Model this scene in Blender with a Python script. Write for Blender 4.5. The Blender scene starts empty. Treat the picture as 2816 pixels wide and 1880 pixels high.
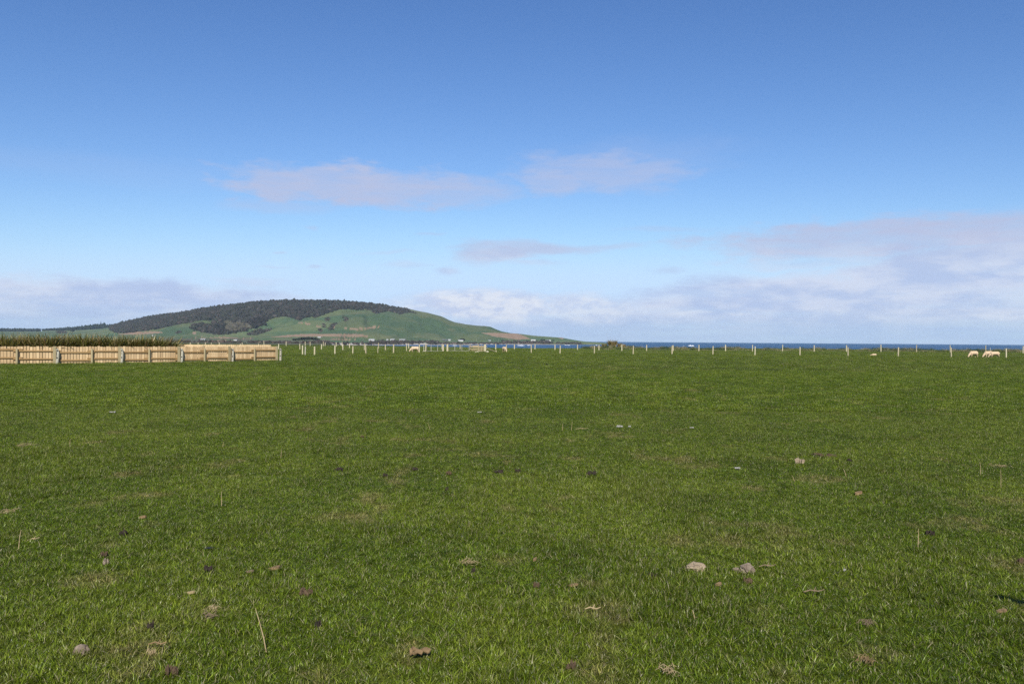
import bpy, bmesh, math, random
import numpy as np
from mathutils import Vector, Matrix, Euler

random.seed(7)
rng = np.random.default_rng(7)
R = math.radians
scene = bpy.context.scene
COL = scene.collection

# ------------------------------------------------------------------ camera
F = 2283.0                      # focal length in photo pixels (2816 wide)
CAM_H = 1.6
PITCH, ROLL = R(-0.108), R(0.40)
fw = Vector((0, math.cos(PITCH), math.sin(PITCH)))
up0 = Vector((0, -math.sin(PITCH), math.cos(PITCH)))
rt0 = Vector((1, 0, 0))
rt = rt0 * math.cos(ROLL) + up0 * math.sin(ROLL)
upv = -rt0 * math.sin(ROLL) + up0 * math.cos(ROLL)
cam_d = bpy.data.cameras.new("camera")
cam = bpy.data.objects.new("camera", cam_d)
COL.objects.link(cam)
cam_d.sensor_width = 36.0
cam_d.lens = 36.0 * F / 2816.0
cam_d.clip_start = 0.05
cam_d.clip_end = 40000.0
M = Matrix((rt, upv, -fw)).transposed().to_4x4()
M.translation = Vector((0, 0, CAM_H))
cam.matrix_world = M
scene.camera = cam


def ray(px, py):
    return fw + rt * ((px - 1408) / F) + upv * ((940 - py) / F)


def ground(px, py, z=0.0):
    d = ray(px, py)
    k = (z - CAM_H) / d.z
    return Vector((d.x * k, d.y * k, z))


def at(px, py, Y):
    d = ray(px, py)
    k = Y / d.y
    return Vector((d.x * k, Y, CAM_H + d.z * k))


def proj(x, y, z):
    """photo pixel of world points (numpy)"""
    dx, dy, dz = x, y, z - CAM_H
    f_ = dx * fw.x + dy * fw.y + dz * fw.z
    r_ = dx * rt.x + dy * rt.y + dz * rt.z
    u_ = dx * upv.x + dy * upv.y + dz * upv.z
    return 1408 + F * r_ / f_, 940 - F * u_ / f_


# ------------------------------------------------------------------ light, sky, exposure
SUN_AZ, SUN_EL = 178.0, 38.0       # clockwise from +Y (the view direction): straight behind the camera
SKY_S = 0.07
EXPOSURE = 0.5
SKY_K = SKY_S * 2 ** EXPOSURE     # picture value of a sky radiance of 1
sun_dir = Vector((math.sin(R(SUN_AZ)) * math.cos(R(SUN_EL)), math.cos(R(SUN_AZ)) * math.cos(R(SUN_EL)), math.sin(R(SUN_EL))))
sl = bpy.data.lights.new("sun", 'SUN')
sl.energy = 5.0
sl.angle = R(0.53)
sl.color = (1.0, 0.94, 0.85)
so = bpy.data.objects.new("sun", sl)
COL.objects.link(so)
so.rotation_euler = (-sun_dir).to_track_quat('-Z', 'Y').to_euler()
so.location = (-30, -60, 80)

scene.view_settings.view_transform = 'Standard'
scene.view_settings.look = 'None'
scene.view_settings.exposure = EXPOSURE
scene.view_settings.gamma = 1.0
scene.view_settings.use_curve_mapping = False
scene.render.engine = 'CYCLES'
scene.cycles.max_bounces = 5
scene.cycles.diffuse_bounces = 2
scene.cycles.glossy_bounces = 2
scene.cycles.transmission_bounces = 3
scene.cycles.transparent_max_bounces = 6
scene.cycles.volume_bounces = 0
scene.cycles.caustics_reflective = False
scene.cycles.caustics_refractive = False
scene.cycles.use_denoising = False
scene.cycles.denoiser = 'OPENIMAGEDENOISE'


class NT:
    """tiny node-tree writer"""
    def __init__(s, tree):
        s.t = tree
        s.n = tree.nodes
        s.l = tree.links

    def new(s, typ, **kw):
        n = s.n.new(typ)
        for k, v in kw.items():
            setattr(n, k, v)
        return n

    def put(s, sock, v):
        if v is None:
            return
        if isinstance(v, bpy.types.NodeSocket):
            s.l.new(v, sock)
        else:
            sock.default_value = v

    def math(s, op, a, b=None, c=None, clamp=False):
        n = s.new('ShaderNodeMath', operation=op, use_clamp=clamp)
        s.put(n.inputs[0], a)
        s.put(n.inputs[1], b)
        s.put(n.inputs[2], c)
        return n.outputs[0]

    def vmath(s, op, a, b=None):
        n = s.new('ShaderNodeVectorMath', operation=op)
        s.put(n.inputs[0], a)
        s.put(n.inputs[1], b)
        return n.outputs['Value'] if op in ('LENGTH', 'DISTANCE', 'DOT_PRODUCT') else n.outputs['Vector']

    def mix(s, fac, a, b, blend='MIX'):
        n = s.new('ShaderNodeMix', data_type='RGBA', blend_type=blend)
        s.put(n.inputs['Factor'], fac)
        s.put(n.inputs[6], a)
        s.put(n.inputs[7], b)
        return n.outputs[2]

    def noise(s, vec, scale, detail=4, rough=0.55, dist=0.0):
        n = s.new('ShaderNodeTexNoise')
        n.inputs['Scale'].default_value = scale
        n.inputs['Detail'].default_value = detail
        n.inputs['Roughness'].default_value = rough
        n.inputs['Distortion'].default_value = dist
        if vec is not None:
            s.l.new(vec, n.inputs['Vector'])
        return n

    def mapr(s, v, a, b, c=0.0, d=1.0, smooth=False):
        n = s.new('ShaderNodeMapRange', interpolation_type='SMOOTHSTEP' if smooth else 'LINEAR')
        s.put(n.inputs[0], v)
        for i, q in enumerate((a, b, c, d)):
            s.put(n.inputs[i + 1], q)
        return n.outputs[0]

    def comb(s, x, y, z=0.0):
        n = s.new('ShaderNodeCombineXYZ')
        s.put(n.inputs[0], x)
        s.put(n.inputs[1], y)
        s.put(n.inputs[2], z)
        return n.outputs[0]


world = bpy.data.worlds.new("World")
scene.world = world
world.use_nodes = True
wt = NT(world.node_tree)
wt.n.clear()
sky = wt.new('ShaderNodeTexSky', sky_type='NISHITA')
sky.sun_disc = False
sky.sun_elevation = R(SUN_EL)
sky.sun_rotation = R(SUN_AZ)
sky.altitude = 10.0
sky.air_density = 1.0
sky.dust_density = 0.0
sky.ozone_density = 1.6
tc = wt.new('ShaderNodeTexCoord')
sep = wt.new('ShaderNodeSeparateXYZ')
wt.l.new(tc.outputs['Generated'], sep.inputs[0])
az = wt.math('ARCTAN2', sep.outputs[0], sep.outputs[1])
el = wt.math('ARCSINE', sep.outputs[2])
AZ = wt.math('MULTIPLY', az, 57.2958)      # degrees
EL = wt.math('MULTIPLY', el, 57.2958)
# a flat cloud layer seen in perspective gives the streaks their stretch
hgt = wt.math('ADD', wt.math('MAXIMUM', sep.outputs[2], 0.0), 0.035)
lay = wt.comb(wt.math('DIVIDE', sep.outputs[0], hgt), wt.math('DIVIDE', sep.outputs[1], hgt), 0.0)
ang = wt.comb(wt.math('MULTIPLY', AZ, 0.30), EL, 0.0)
n_big = wt.noise(ang, 0.35, 6, 0.6)
n_fin = wt.noise(ang, 1.1, 6, 0.62)
n_lay = wt.noise(lay, 0.35, 7, 0.6)


def signed(node, k):
    return wt.math('MULTIPLY', wt.math('SUBTRACT', node.outputs['Fac'], 0.5), k)


warp = wt.new('ShaderNodeVectorMath', operation='SUBTRACT')
wt.l.new(n_big.outputs['Color'], warp.inputs[0])
warp.inputs[1].default_value = (0.5, 0.5, 0.5)
warp2 = wt.new('ShaderNodeVectorMath', operation='MULTIPLY')
wt.l.new(warp.outputs[0], warp2.inputs[0])
warp2.inputs[1].default_value = (7.0, 1.8, 0.0)
P = wt.vmath('ADD', wt.comb(AZ, EL, 0.0), warp2.outputs[0])


def azel(px, py):
    d = ray(px, py).normalized()
    return math.degrees(math.atan2(d.x, d.y)), math.degrees(math.asin(d.z))


def cloud(px, py, wpx, hpx, soft=0.45, dens=1.0, nk=1.1):
    a, e = azel(px, py)
    w = wpx / 2 / F * 57.3
    h = hpx / 2 / F * 57.3
    q = wt.vmath('MULTIPLY', wt.vmath('SUBTRACT', P, (a, e, 0)), (1 / w, 1 / h, 0))
    r = wt.vmath('LENGTH', q)
    r = wt.math('ADD', r, signed(n_fin, -nk))
    return wt.mapr(r, 1.0 + soft, 1.0 - soft, 0.0, dens, True)


def vmax(lst):
    o = lst[0]
    for k in lst[1:]:
        o = wt.math('MAXIMUM', o, k)
    return o


high = vmax([
    cloud(960, 507, 580, 104, 0.32, 0.85, 1.7),
    cloud(1220, 524, 400, 62, 0.45, 0.66, 1.3),
    cloud(780, 560, 280, 36, 0.6, 0.34),
    cloud(1660, 472, 420, 104, 0.5, 0.60, 2.2),
    cloud(1520, 510, 140, 66, 0.45, 0.66, 1.4),
    cloud(1760, 430, 420, 90, 0.7, 0.16, 1.6),
    cloud(1345, 696, 220, 54, 0.45, 0.8, 1.3), cloud(1470, 684, 330, 34, 0.5, 0.7, 1.3), cloud(1270, 684, 120, 14, 0.6, 0.55, 1.3), cloud(1470, 722, 90, 12, 0.6, 0.5, 1.2),
    cloud(1640, 676, 260, 16, 0.6, 0.45),
    cloud(1215, 745, 64, 26, 0.6, 0.55),
    cloud(1460, 722, 110, 14, 0.7, 0.40),
    cloud(1800, 745, 70, 20, 0.7, 0.45),
    cloud(1830, 625, 220, 16, 0.8, 0.28),
    cloud(700, 780, 140, 22, 0.6, 0.45),
    cloud(760, 690, 46, 8, 0.6, 0.40),
    cloud(760, 735, 66, 7, 0.6, 0.30),
    cloud(850, 735, 36, 9, 0.6, 0.45),
    cloud(880, 626, 40, 14, 0.6, 0.30),
    cloud(1110, 726, 110, 14, 0.7, 0.30),
    cloud(1060, 692, 120, 9, 0.7, 0.25),
    cloud(1190, 646, 60, 9, 0.7, 0.30),
    cloud(85, 752, 60, 24, 0.6, 0.40),
    cloud(2500, 655, 940, 100, 0.4, 0.9, 1.7),
    cloud(2100, 662, 260, 30, 0.5, 0.55),
    cloud(2300, 716, 420, 36, 0.5, 0.50),
    cloud(2800, 720, 560, 200, 0.5, 0.72),
    cloud(200, 455, 700, 60, 0.9, 0.10),
])
# low bank of cloud along the horizon; its top follows the azimuth, breaks come from noise
ramp = wt.new('ShaderNodeValToRGB')
el_top = [(0.0, 4.0), (0.10, 3.8), (0.18, 4.0), (0.30, 4.0), (0.36, 3.6), (0.42, 3.2), (0.46, 1.6), (0.495, 1.6), (0.53, 2.2), (0.565, 4.0),
          (0.60, 4.7), (0.65, 5.6), (0.70, 8.0), (0.80, 9.0), (0.90, 6.0), (1.0, 4.2)]
ramp.color_ramp.interpolation = 'B_SPLINE'
e_ = ramp.color_ramp.elements
for i, (t, v) in enumerate(el_top):
    if i < 2:
        e_[i].position = t
        el_i = e_[i]
    else:
        el_i = e_.new(t)
    el_i.color = (v / 10, v / 10, v / 10, 1)
# azimuth -90..90 -> 0..1, and the far side mirrors it
wt.l.new(wt.mapr(wt.math('PINGPONG', wt.math('ADD', AZ, 450.0), 180.0), 0.0, 180.0), ramp.inputs[0])
top = wt.math('MULTIPLY', ramp.outputs[0], 10.0)
low_d = wt.math('SUBTRACT', wt.math('ADD', EL, signed(n_big, 3.0)), top)
low_d = wt.math('ADD', low_d, signed(n_fin, 1.8))
low = wt.math('MULTIPLY', wt.mapr(low_d, 0.5, -0.7, 0.0, 0.88, True), wt.mapr(n_lay.outputs['Fac'], 0.30, 0.52, 0.66, 1.0))
streak = wt.mapr(wt.noise(wt.comb(wt.math('MULTIPLY', AZ, 0.16), EL, 3.0), 1.4, 6, 0.62).outputs['Fac'], 0.30, 0.62, 0.62, 1.08)
high = wt.math('MULTIPLY', high, streak)
mask = wt.math('MAXIMUM', high, low)

c_mauve = (0.495 / SKY_K, 0.55 / SKY_K, 0.76 / SKY_K, 1)
c_white = (0.68 / SKY_K, 0.73 / SKY_K, 0.885 / SKY_K, 1)
c_shade = (0.47 / SKY_K, 0.565 / SKY_K, 0.82 / SKY_K, 1)
lowmix = wt.mapr(wt.math('ADD', n_big.outputs['Fac'], signed(n_fin, 0.55)), 0.36, 0.62, 0.0, 1.0, True)
c_low = wt.mix(lowmix, c_shade, c_white)
cumu = vmax([cloud(1340, 846, 470, 84, 0.5, 0.95, 1.3), cloud(1600, 846, 320, 66, 0.6, 0.8, 1.4), cloud(1200, 862, 260, 60, 0.7, 0.6, 1.4), cloud(2020, 866, 80, 14, 0.6, 0.8, 1.6),
             cloud(1900, 864, 60, 12, 0.6, 0.55, 1.6), cloud(2770, 866, 90, 12, 0.6, 0.75, 1.5), cloud(2330, 865, 300, 30, 0.8, 0.35, 1.5)])
mask = wt.math('MAXIMUM', mask, cumu)
is_low = wt.mapr(EL, 7.5, 4.0, 0.0, 1.0, True)
c_cloud = wt.mix(is_low, c_mauve, c_low)
horizon = wt.mapr(EL, 2.2, 0.2, 0.0, 0.75, True)
c_cloud = wt.mix(horizon, c_cloud, (0.46 / SKY_K, 0.60 / SKY_K, 0.84 / SKY_K, 1))
puff = wt.mapr(wt.noise(wt.comb(wt.math('MULTIPLY', AZ, 0.5), EL, 9.0), 1.6, 6, 0.6).outputs['Fac'], 0.36, 0.60, 0.0, 1.0, True)
c_cumu = wt.mix(puff, (0.60 / SKY_K, 0.67 / SKY_K, 0.87 / SKY_K, 1), (0.82 / SKY_K, 0.85 / SKY_K, 0.93 / SKY_K, 1))
c_cloud = wt.mix(cumu, c_cloud, c_cumu)
sp = wt.new('ShaderNodeSeparateColor')
wt.l.new(sky.outputs[0], sp.inputs[0])
cb = wt.new('ShaderNodeCombineColor')
for i, (ga, gg, cap) in enumerate(((1.04, 1.32, 0.60), (1.06, 1.18, 0.80), (1.267, 1.04, 1.06))):      # the camera's rendering of a clear blue sky
    v_ = wt.math('MULTIPLY', wt.math('POWER', wt.math('MULTIPLY', sp.outputs[i], 0.1), gg), ga)
    wt.l.new(wt.math('MULTIPLY', wt.math('SMOOTH_MIN', v_, cap, 0.25), 10.0), cb.inputs[i])
skycol = cb.outputs[0]
final = wt.mix(mask, skycol, c_cloud)
bg = wt.new('ShaderNodeBackground')
wt.l.new(final, bg.inputs['Color'])
bg.inputs['Strength'].default_value = SKY_S
wo = wt.new('ShaderNodeOutputWorld')
wt.l.new(bg.outputs[0], wo.inputs['Surface'])


# ------------------------------------------------------------------ helpers
def material(name, build, rough=0.8, spec=0.3):
    m = bpy.data.materials.new(name)
    m.use_nodes = True
    nt = NT(m.node_tree)
    p = m.node_tree.nodes['Principled BSDF']
    p.inputs['Roughness'].default_value = rough
    p.inputs['Specular IOR Level'].default_value = spec
    build(nt, p)
    return m


def plain(name, a, b=None, scale=8.0, rough=0.8, spec=0.3, bump=0.0, bscale=40.0, rand=0.0, stretch=None):
    """two-tone noise material in object space; rand = brightness change from object to object"""
    def build(nt, p):
        tcn = nt.new('ShaderNodeTexCoord')
        v = tcn.outputs['Object']
        if stretch:
            v = nt.vmath('MULTIPLY', v, stretch)
        oi = nt.new('ShaderNodeObjectInfo')
        v = nt.vmath('ADD', v, nt.comb(nt.math('MULTIPLY', oi.outputs['Random'], 37.0), nt.math('MULTIPLY', oi.outputs['Random'], 91.0)))
        nz = nt.noise(v, scale, 5, 0.6)
        c = nt.mix(nt.mapr(nz.outputs['Fac'], 0.3, 0.7), (*a, 1), (*(b or a), 1))
        if rand:
            k = nt.mapr(oi.outputs['Random'], 0, 1, 1 - rand, 1 + rand)
            c = nt.mix(1.0, c, nt.comb(k, k, k), 'MULTIPLY')
        nt.l.new(c, p.inputs['Base Color'])
        if bump:
            n2 = nt.noise(v, bscale, 4, 0.6)
            bp = nt.new('ShaderNodeBump')
            bp.inputs['Strength'].default_value = bump
            bp.inputs['Distance'].default_value = 0.01
            nt.l.new(n2.outputs['Fac'], bp.inputs['Height'])
            nt.l.new(bp.outputs[0], p.inputs['Normal'])
    return material(name, build, rough, spec)


def tag(o, label=None, cat=None, group=None, kind=None):
    if label:
        o['label'] = label
    if cat:
        o['category'] = cat
    if group:
        o['group'] = group
    if kind:
        o['kind'] = kind
    return o


def link_mesh(name, me, mat=None, parent=None, loc=None):
    o = bpy.data.objects.new(name, me)
    if mat and not me.materials:
        me.materials.append(mat)
    COL.objects.link(o)
    if parent:
        o.parent = parent
    if loc is not None:
        o.location = loc
    return o


def from_np(name, V, Fc, mat=None, parent=None, smooth=False, color=None, loc=None):
    me = bpy.data.meshes.new(name)
    V = np.asarray(V, dtype=np.float32)
    Fc = np.asarray(Fc, dtype=np.int32)
    k = Fc.shape[1]
    me.vertices.add(len(V))
    me.vertices.foreach_set('co', V.ravel())
    me.loops.add(Fc.size)
    me.loops.foreach_set('vertex_index', Fc.ravel())
    me.polygons.add(len(Fc))
    me.polygons.foreach_set('loop_start', np.arange(0, Fc.size, k, dtype=np.int32))
    me.polygons.foreach_set('loop_total', np.full(len(Fc), k, dtype=np.int32))
    me.update(calc_edges=True)
    me.validate()
    if smooth:
        me.polygons.foreach_set('use_smooth', np.ones(len(Fc), dtype=bool))
    if color is not None:
        ca = me.color_attributes.new('cover', 'FLOAT_COLOR', 'POINT')
        c4 = np.ones((len(V), 4), dtype=np.float32)
        c4[:, :3] = color
        ca.data.foreach_set('color', c4.ravel())
    return link_mesh(name, me, mat, parent, loc)


def empty(name, loc, rz=0.0):
    o = bpy.data.objects.new(name, None)
    o.empty_display_size = 0.3
    COL.objects.link(o)
    o.location = loc
    o.rotation_euler.z = rz
    return o


class MB:
    def __init__(s):
        s.v, s.f = [], []

    def box(s, c, sz, rz=0.0, tilt=0.0, jit=0.0):
        b = len(s.v)
        m = Matrix.Rotation(rz, 3, 'Z') @ Matrix.Rotation(tilt, 3, 'Y')
        for x in (-.5, .5):
            for y in (-.5, .5):
                for z in (-.5, .5):
                    q = m @ Vector((x * sz[0], y * sz[1], z * sz[2]))
                    s.v.append((c[0] + q.x + random.uniform(-jit, jit), c[1] + q.y + random.uniform(-jit, jit), c[2] + q.z + random.uniform(-jit, jit)))
        for q in ((0, 1, 3, 2), (4, 6, 7, 5), (0, 4, 5, 1), (2, 3, 7, 6), (0, 2, 6, 4), (1, 5, 7, 3)):
            s.f.append([b + i for i in q])
        return s

    def tube(s, pts, rad, n=6, cap=True):
        pts = [Vector(p) for p in pts]
        if not hasattr(rad, '__len__'):
            rad = [rad] * len(pts)
        b = len(s.v)
        for i, p in enumerate(pts):
            d = (pts[min(i + 1, len(pts) - 1)] - pts[max(i - 1, 0)]).normalized()
            a = d.orthogonal().normalized() if abs(d.z) < 0.99 else Vector((1, 0, 0))
            a = (a - d * a.dot(d)).normalized()
            c = d.cross(a)
            for k in range(n):
                t = 2 * math.pi * k / n
                s.v.append(tuple(p + (a * math.cos(t) + c * math.sin(t)) * rad[i]))
        for i in range(len(pts) - 1):
            for k in range(n):
                s.f.append([b + i * n + k, b + i * n + (k + 1) % n, b + (i + 1) * n + (k + 1) % n, b + (i + 1) * n + k])
        if cap:
            s.f.append([b + k for k in reversed(range(n))])
            s.f.append([b + (len(pts) - 1) * n + k for k in range(n)])
        return s

    def blob(s, c, r, sub=2, jit=0.15, freq=1.7):
        bm = bmesh.new()
        bmesh.ops.create_icosphere(bm, subdivisions=sub, radius=1.0)
        b = len(s.v)
        off = Vector((random.uniform(0, 99), random.uniform(0, 99), random.uniform(0, 99)))
        from mathutils import noise as mn
        for v in bm.verts:
            k = 1 + jit * 2 * mn.noise(v.co * freq + off) + jit * mn.noise(v.co * freq * 2.7 + off)
            s.v.append((c[0] + v.co.x * r[0] * k, c[1] + v.co.y * r[1] * k, c[2] + v.co.z * r[2] * k))
        bm.verts.index_update()
        for f in bm.faces:
            s.f.append([b + v.index for v in f.verts])
        bm.free()
        return s

    def mesh(s, name):
        me = bpy.data.meshes.new(name)
        me.from_pydata(s.v, [], s.f)
        me.update()
        return me

    def build(s, name, mat, parent=None, loc=None, smooth=False, rz=0.0):
        me = s.mesh(name)
        if smooth:
            me.polygons.foreach_set('use_smooth', np.ones(len(me.polygons), dtype=bool))
        o = link_mesh(name, me, mat, parent, loc)
        o.rotation_euler.z = rz
        return o


def _hash(ix, iy, seed):
    h = (ix.astype(np.int64) * 374761393 + iy.astype(np.int64) * 668265263 + seed * 1274126177) & 0xffffffff
    h = ((h ^ (h >> 13)) * 1274126177) & 0xffffffff
    return ((h ^ (h >> 16)) & 0xffff) / 65535.0


def vnoise(x, y, seed=0):
    x, y = np.asarray(x, float), np.asarray(y, float)
    ix, iy = np.floor(x), np.floor(y)
    fx, fy = x - ix, y - iy
    fx, fy = fx * fx * (3 - 2 * fx), fy * fy * (3 - 2 * fy)
    a, b = _hash(ix, iy, seed), _hash(ix + 1, iy, seed)
    c, d = _hash(ix, iy + 1, seed), _hash(ix + 1, iy + 1, seed)
    return (a * (1 - fx) + b * fx) * (1 - fy) + (c * (1 - fx) + d * fx) * fy


def fbm(x, y, seed=0, o=4):
    s, a, t = 0, 1.0, 0
    for i in range(o):
        s = s + a * vnoise(x * 2 ** i + 17.3 * i, y * 2 ** i - 9.1 * i, seed + i)
        t += a
        a *= 0.5
    return s / t


def sstep(a, b, x):
    t = np.clip((np.asarray(x, float) - a) / (b - a), 0, 1)
    return t * t * (3 - 2 * t)


def inpoly(x, y, poly):
    r = np.zeros(np.shape(x), bool)
    n = len(poly)
    for i in range(n):
        x1, y1 = poly[i]
        x2, y2 = poly[(i + 1) % n]
        if y1 == y2:
            continue
        c = ((y1 > y) != (y2 > y)) & (x < (x2 - x1) * (y - y1) / (y2 - y1) + x1)
        r ^= c
    return r


# ------------------------------------------------------------------ field (the near ground)
EDGE_PX = [(-400, 245), (600, 240), (900, 235), (1000, 228), (1200, 190), (1400, 168), (1600, 172), (2000, 176), (2816, 172), (3300, 175)]
EDGE_X = np.array([(p - 1408) / F * Y for p, Y in EDGE_PX])
EDGE_Y = np.array([Y for p, Y in EDGE_PX], float)


def edge(x):
    return np.interp(x, EDGE_X, EDGE_Y) + 2.5 * (fbm(np.asarray(x) / 14.0, np.zeros_like(np.asarray(x, float)), 5) - 0.5)


SEA_Z = -8.6


def field_z(x, y):
    e = edge(x)
    d = y - e
    right = sstep(12, 40, x)
    z = 0.18 * right * sstep(-22, -6, d) * (0.6 + 0.8 * fbm(x / 9.0, y / 9.0, 11))
    mound = 0.42 * np.exp(-(((x - 20.5) / 5.0) ** 2 + ((y - 163) / 7.0) ** 2))
    left = sstep(-30, -60, x)
    slope = np.where(left > 0.5, 0.12, 0.45)
    z = z + mound - np.where(d > 0, np.minimum(d * slope, 9.8), 0)
    return z


gx = np.concatenate([np.linspace(-1500, -220, 16), np.linspace(-200, 200, 161), np.linspace(220, 1500, 16)])
gd = np.concatenate([[-1400, -900, -500, -250, -165, -120, -80, -55], np.linspace(-40, 40, 61), [60, 90, 130]])
GX, GD = np.meshgrid(gx, gd)
GY = edge(GX) + GD
GZ = field_z(GX, GY)
nr, nc = GX.shape


def grid_faces(nr, nc):
    i = np.arange(nr * nc).reshape(nr, nc)
    return np.stack([i[:-1, :-1].ravel(), i[:-1, 1:].ravel(), i[1:, 1:].ravel(), i[1:, :-1].ravel()], 1)


G_DARK, G_MID, G_LIGHT, G_DRY = (0.056, 0.095, 0.005), (0.098, 0.145, 0.008), (0.148, 0.184, 0.019), (0.26, 0.20, 0.09)


def build_field(nt, p):
    ge = nt.new('ShaderNodeNewGeometry')
    v = ge.outputs['Position']
    a = nt.noise(v, 0.12, 5, 0.6)
    b = nt.noise(v, 1.3, 5, 0.65)
    c_ = nt.noise(v, 9.0, 4, 0.7)
    s = nt.math('ADD', nt.math('MULTIPLY', a.outputs['Fac'], 0.4), nt.math('ADD', nt.math('MULTIPLY', b.outputs['Fac'], 0.35), nt.math('MULTIPLY', c_.outputs['Fac'], 0.25)))
    c = nt.mix(nt.mapr(s, 0.40, 0.50), (*G_DARK, 1), (*G_MID, 1))
    c = nt.mix(nt.mapr(s, 0.50, 0.62), c, (*G_LIGHT, 1))
    d = nt.noise(v, 0.7, 6, 0.7)
    c = nt.mix(nt.mapr(d.outputs['Fac'], 0.64, 0.8, 0, 0.4), c, (*G_DRY, 1))
    c = nt.mix(1.0, c, (0.50, 0.44, 0.45, 1), 'MULTIPLY')
    nt.l.new(c, p.inputs['Base Color'])
    bp = nt.new('ShaderNodeBump')
    bp.inputs['Strength'].default_value = 0.6
    bp.inputs['Distance'].default_value = 0.05
    nt.l.new(nt.noise(v, 14.0, 4, 0.7).outputs['Fac'], bp.inputs['Height'])
    nt.l.new(bp.outputs[0], p.inputs['Normal'])


m_field = material("field_turf", build_field, 0.9, 0.1)
fo = from_np("ground", np.stack([GX, GY, GZ], -1).reshape(-1, 3), grid_faces(nr, nc), m_field, smooth=True)
tag(fo, kind='structure')


# ------------------------------------------------------------------ sea
def build_sea(nt, p):
    ge = nt.new('ShaderNodeNewGeometry')
    v = ge.outputs['Position']
    n = nt.noise(nt.vmath('MULTIPLY', v, (0.012, 0.004, 0)), 1.0, 4, 0.6)
    c = nt.mix(nt.mapr(n.outputs['Fac'], 0.35, 0.65), (0.017, 0.060, 0.135, 1), (0.027, 0.086, 0.168, 1))
    nt.l.new(c, p.inputs['Base Color'])
    bp = nt.new('ShaderNodeBump')
    bp.inputs['Strength'].default_value = 1.0
    bp.inputs['Distance'].default_value = 1.2
    nt.l.new(nt.noise(nt.vmath('MULTIPLY', v, (0.05, 0.12, 0.0)), 1.0, 5, 0.65).outputs['Fac'], bp.inputs['Height'])
    nt.l.new(bp.outputs[0], p.inputs['Normal'])


m_sea = material("sea_water", build_sea, 0.55, 0.15)
ang_ = np.linspace(0, 2 * np.pi, 181)[:-1]
SV = [(0, 0, SEA_Z)]
rings = [400, 1200, 3000, 6500, 11400]
for r_ in rings:
    SV += [(r_ * math.sin(a), r_ * math.cos(a), SEA_Z) for a in ang_]
SF = []
for k in range(len(rings) - 1):
    for i in range(180):
        j = (i + 1) % 180
        SF.append((1 + k * 180 + i, 1 + k * 180 + j, 1 + (k + 1) * 180 + j, 1 + (k + 1) * 180 + i))
for i in range(0, 180, 2):
    SF.append((0, 1 + (i + 2) % 180, 1 + (i + 1) % 180, 1 + i))
tag(from_np("sea", SV, [tuple(reversed(f)) for f in SF], m_sea), kind='structure')

# ------------------------------------------------------------------ hills: headland across the bay
SIL = [(-300, 914), (0, 911), (110, 911), (120, 909), (200, 908), (280, 904), (310, 898), (350, 888), (400, 876), (450, 868), (500, 863), (550, 852),
       (600, 845), (650, 840), (700, 833), (750, 830), (800, 829.5), (850, 829.5), (900, 830), (950, 832), (1000, 836), (1050, 840.5), (1100, 847),
       (1130, 850.5), (1150, 855), (1175, 859.5), (1200, 866), (1214, 869.6), (1235, 880), (1250, 885.6), (1278, 891), (1310, 895), (1331, 896),
       (1348, 898), (1363, 904.7), (1380, 911), (1405, 915.8), (1433, 918), (1469, 922.8), (1508, 925.6), (1544, 928), (1565, 932), (1586, 935.6),
       (1608, 938.8), (1640, 940.5), (1670, 943)]
SHORE = [(900, 1330), (940, 1370), (1000, 1455), (1200, 1764), (1400, 2060), (1500, 2117), (1600, 2283), (1670, 2420)]
RIDGE = [(-300, 4300), (250, 4100), (500, 3300), (800, 3250), (1100, 3100), (1250, 2950), (1400, 2750), (1600, 2560), (1670, 2540)]
hp = np.arange(-300, 1671, 2.4)
NC = len(hp)
hu = (hp - 1408) / F
sil = np.interp(hp, *zip(*SIL))
Yf = np.where(hp >= 900, np.interp(hp, *zip(*SHORE)), 1330 + (900 - hp) * 0.28)
Yr = np.interp(hp, *zip(*RIDGE))
k0 = sstep(880, 945, hp)
Ys = 235 * (1 - k0) + (Yf - 60) * k0
T0 = np.linspace(0, 1, 22)[:-1]
T1 = np.linspace(0, 1, 84)
T2 = np.linspace(0, 1, 12)[1:]
HY = np.concatenate([Ys + (Yf - Ys) * T0[:, None], Yf + (Yr - Yf) * T1[:, None], Yr + 900 * T2[:, None]], 0)
HX = hu * HY
n0, n1, n2 = len(T0), len(T1), len(T2)
eye = 935.7 + 0.00698 * (hp - 1408)
e_sil = (eye - sil) / F
zt = CAM_H + e_sil * Yr
zf0 = -4.6 + 0 * hp
zf = zf0 * (1 - k0) + (-9.2) * k0
zplain0 = -1.4 * (1 - k0) + (-9.6) * k0


def prof(t):
    lo = 0.075 * np.minimum(t / 0.34, 1)
    s = np.clip((t - 0.34) / 0.66, 0, 1)
    up = 0.925 * (0.55 * s * s * (3 - 2 * s) + 0.45 * np.sin(s * np.pi / 2))
    return lo + up


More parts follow.
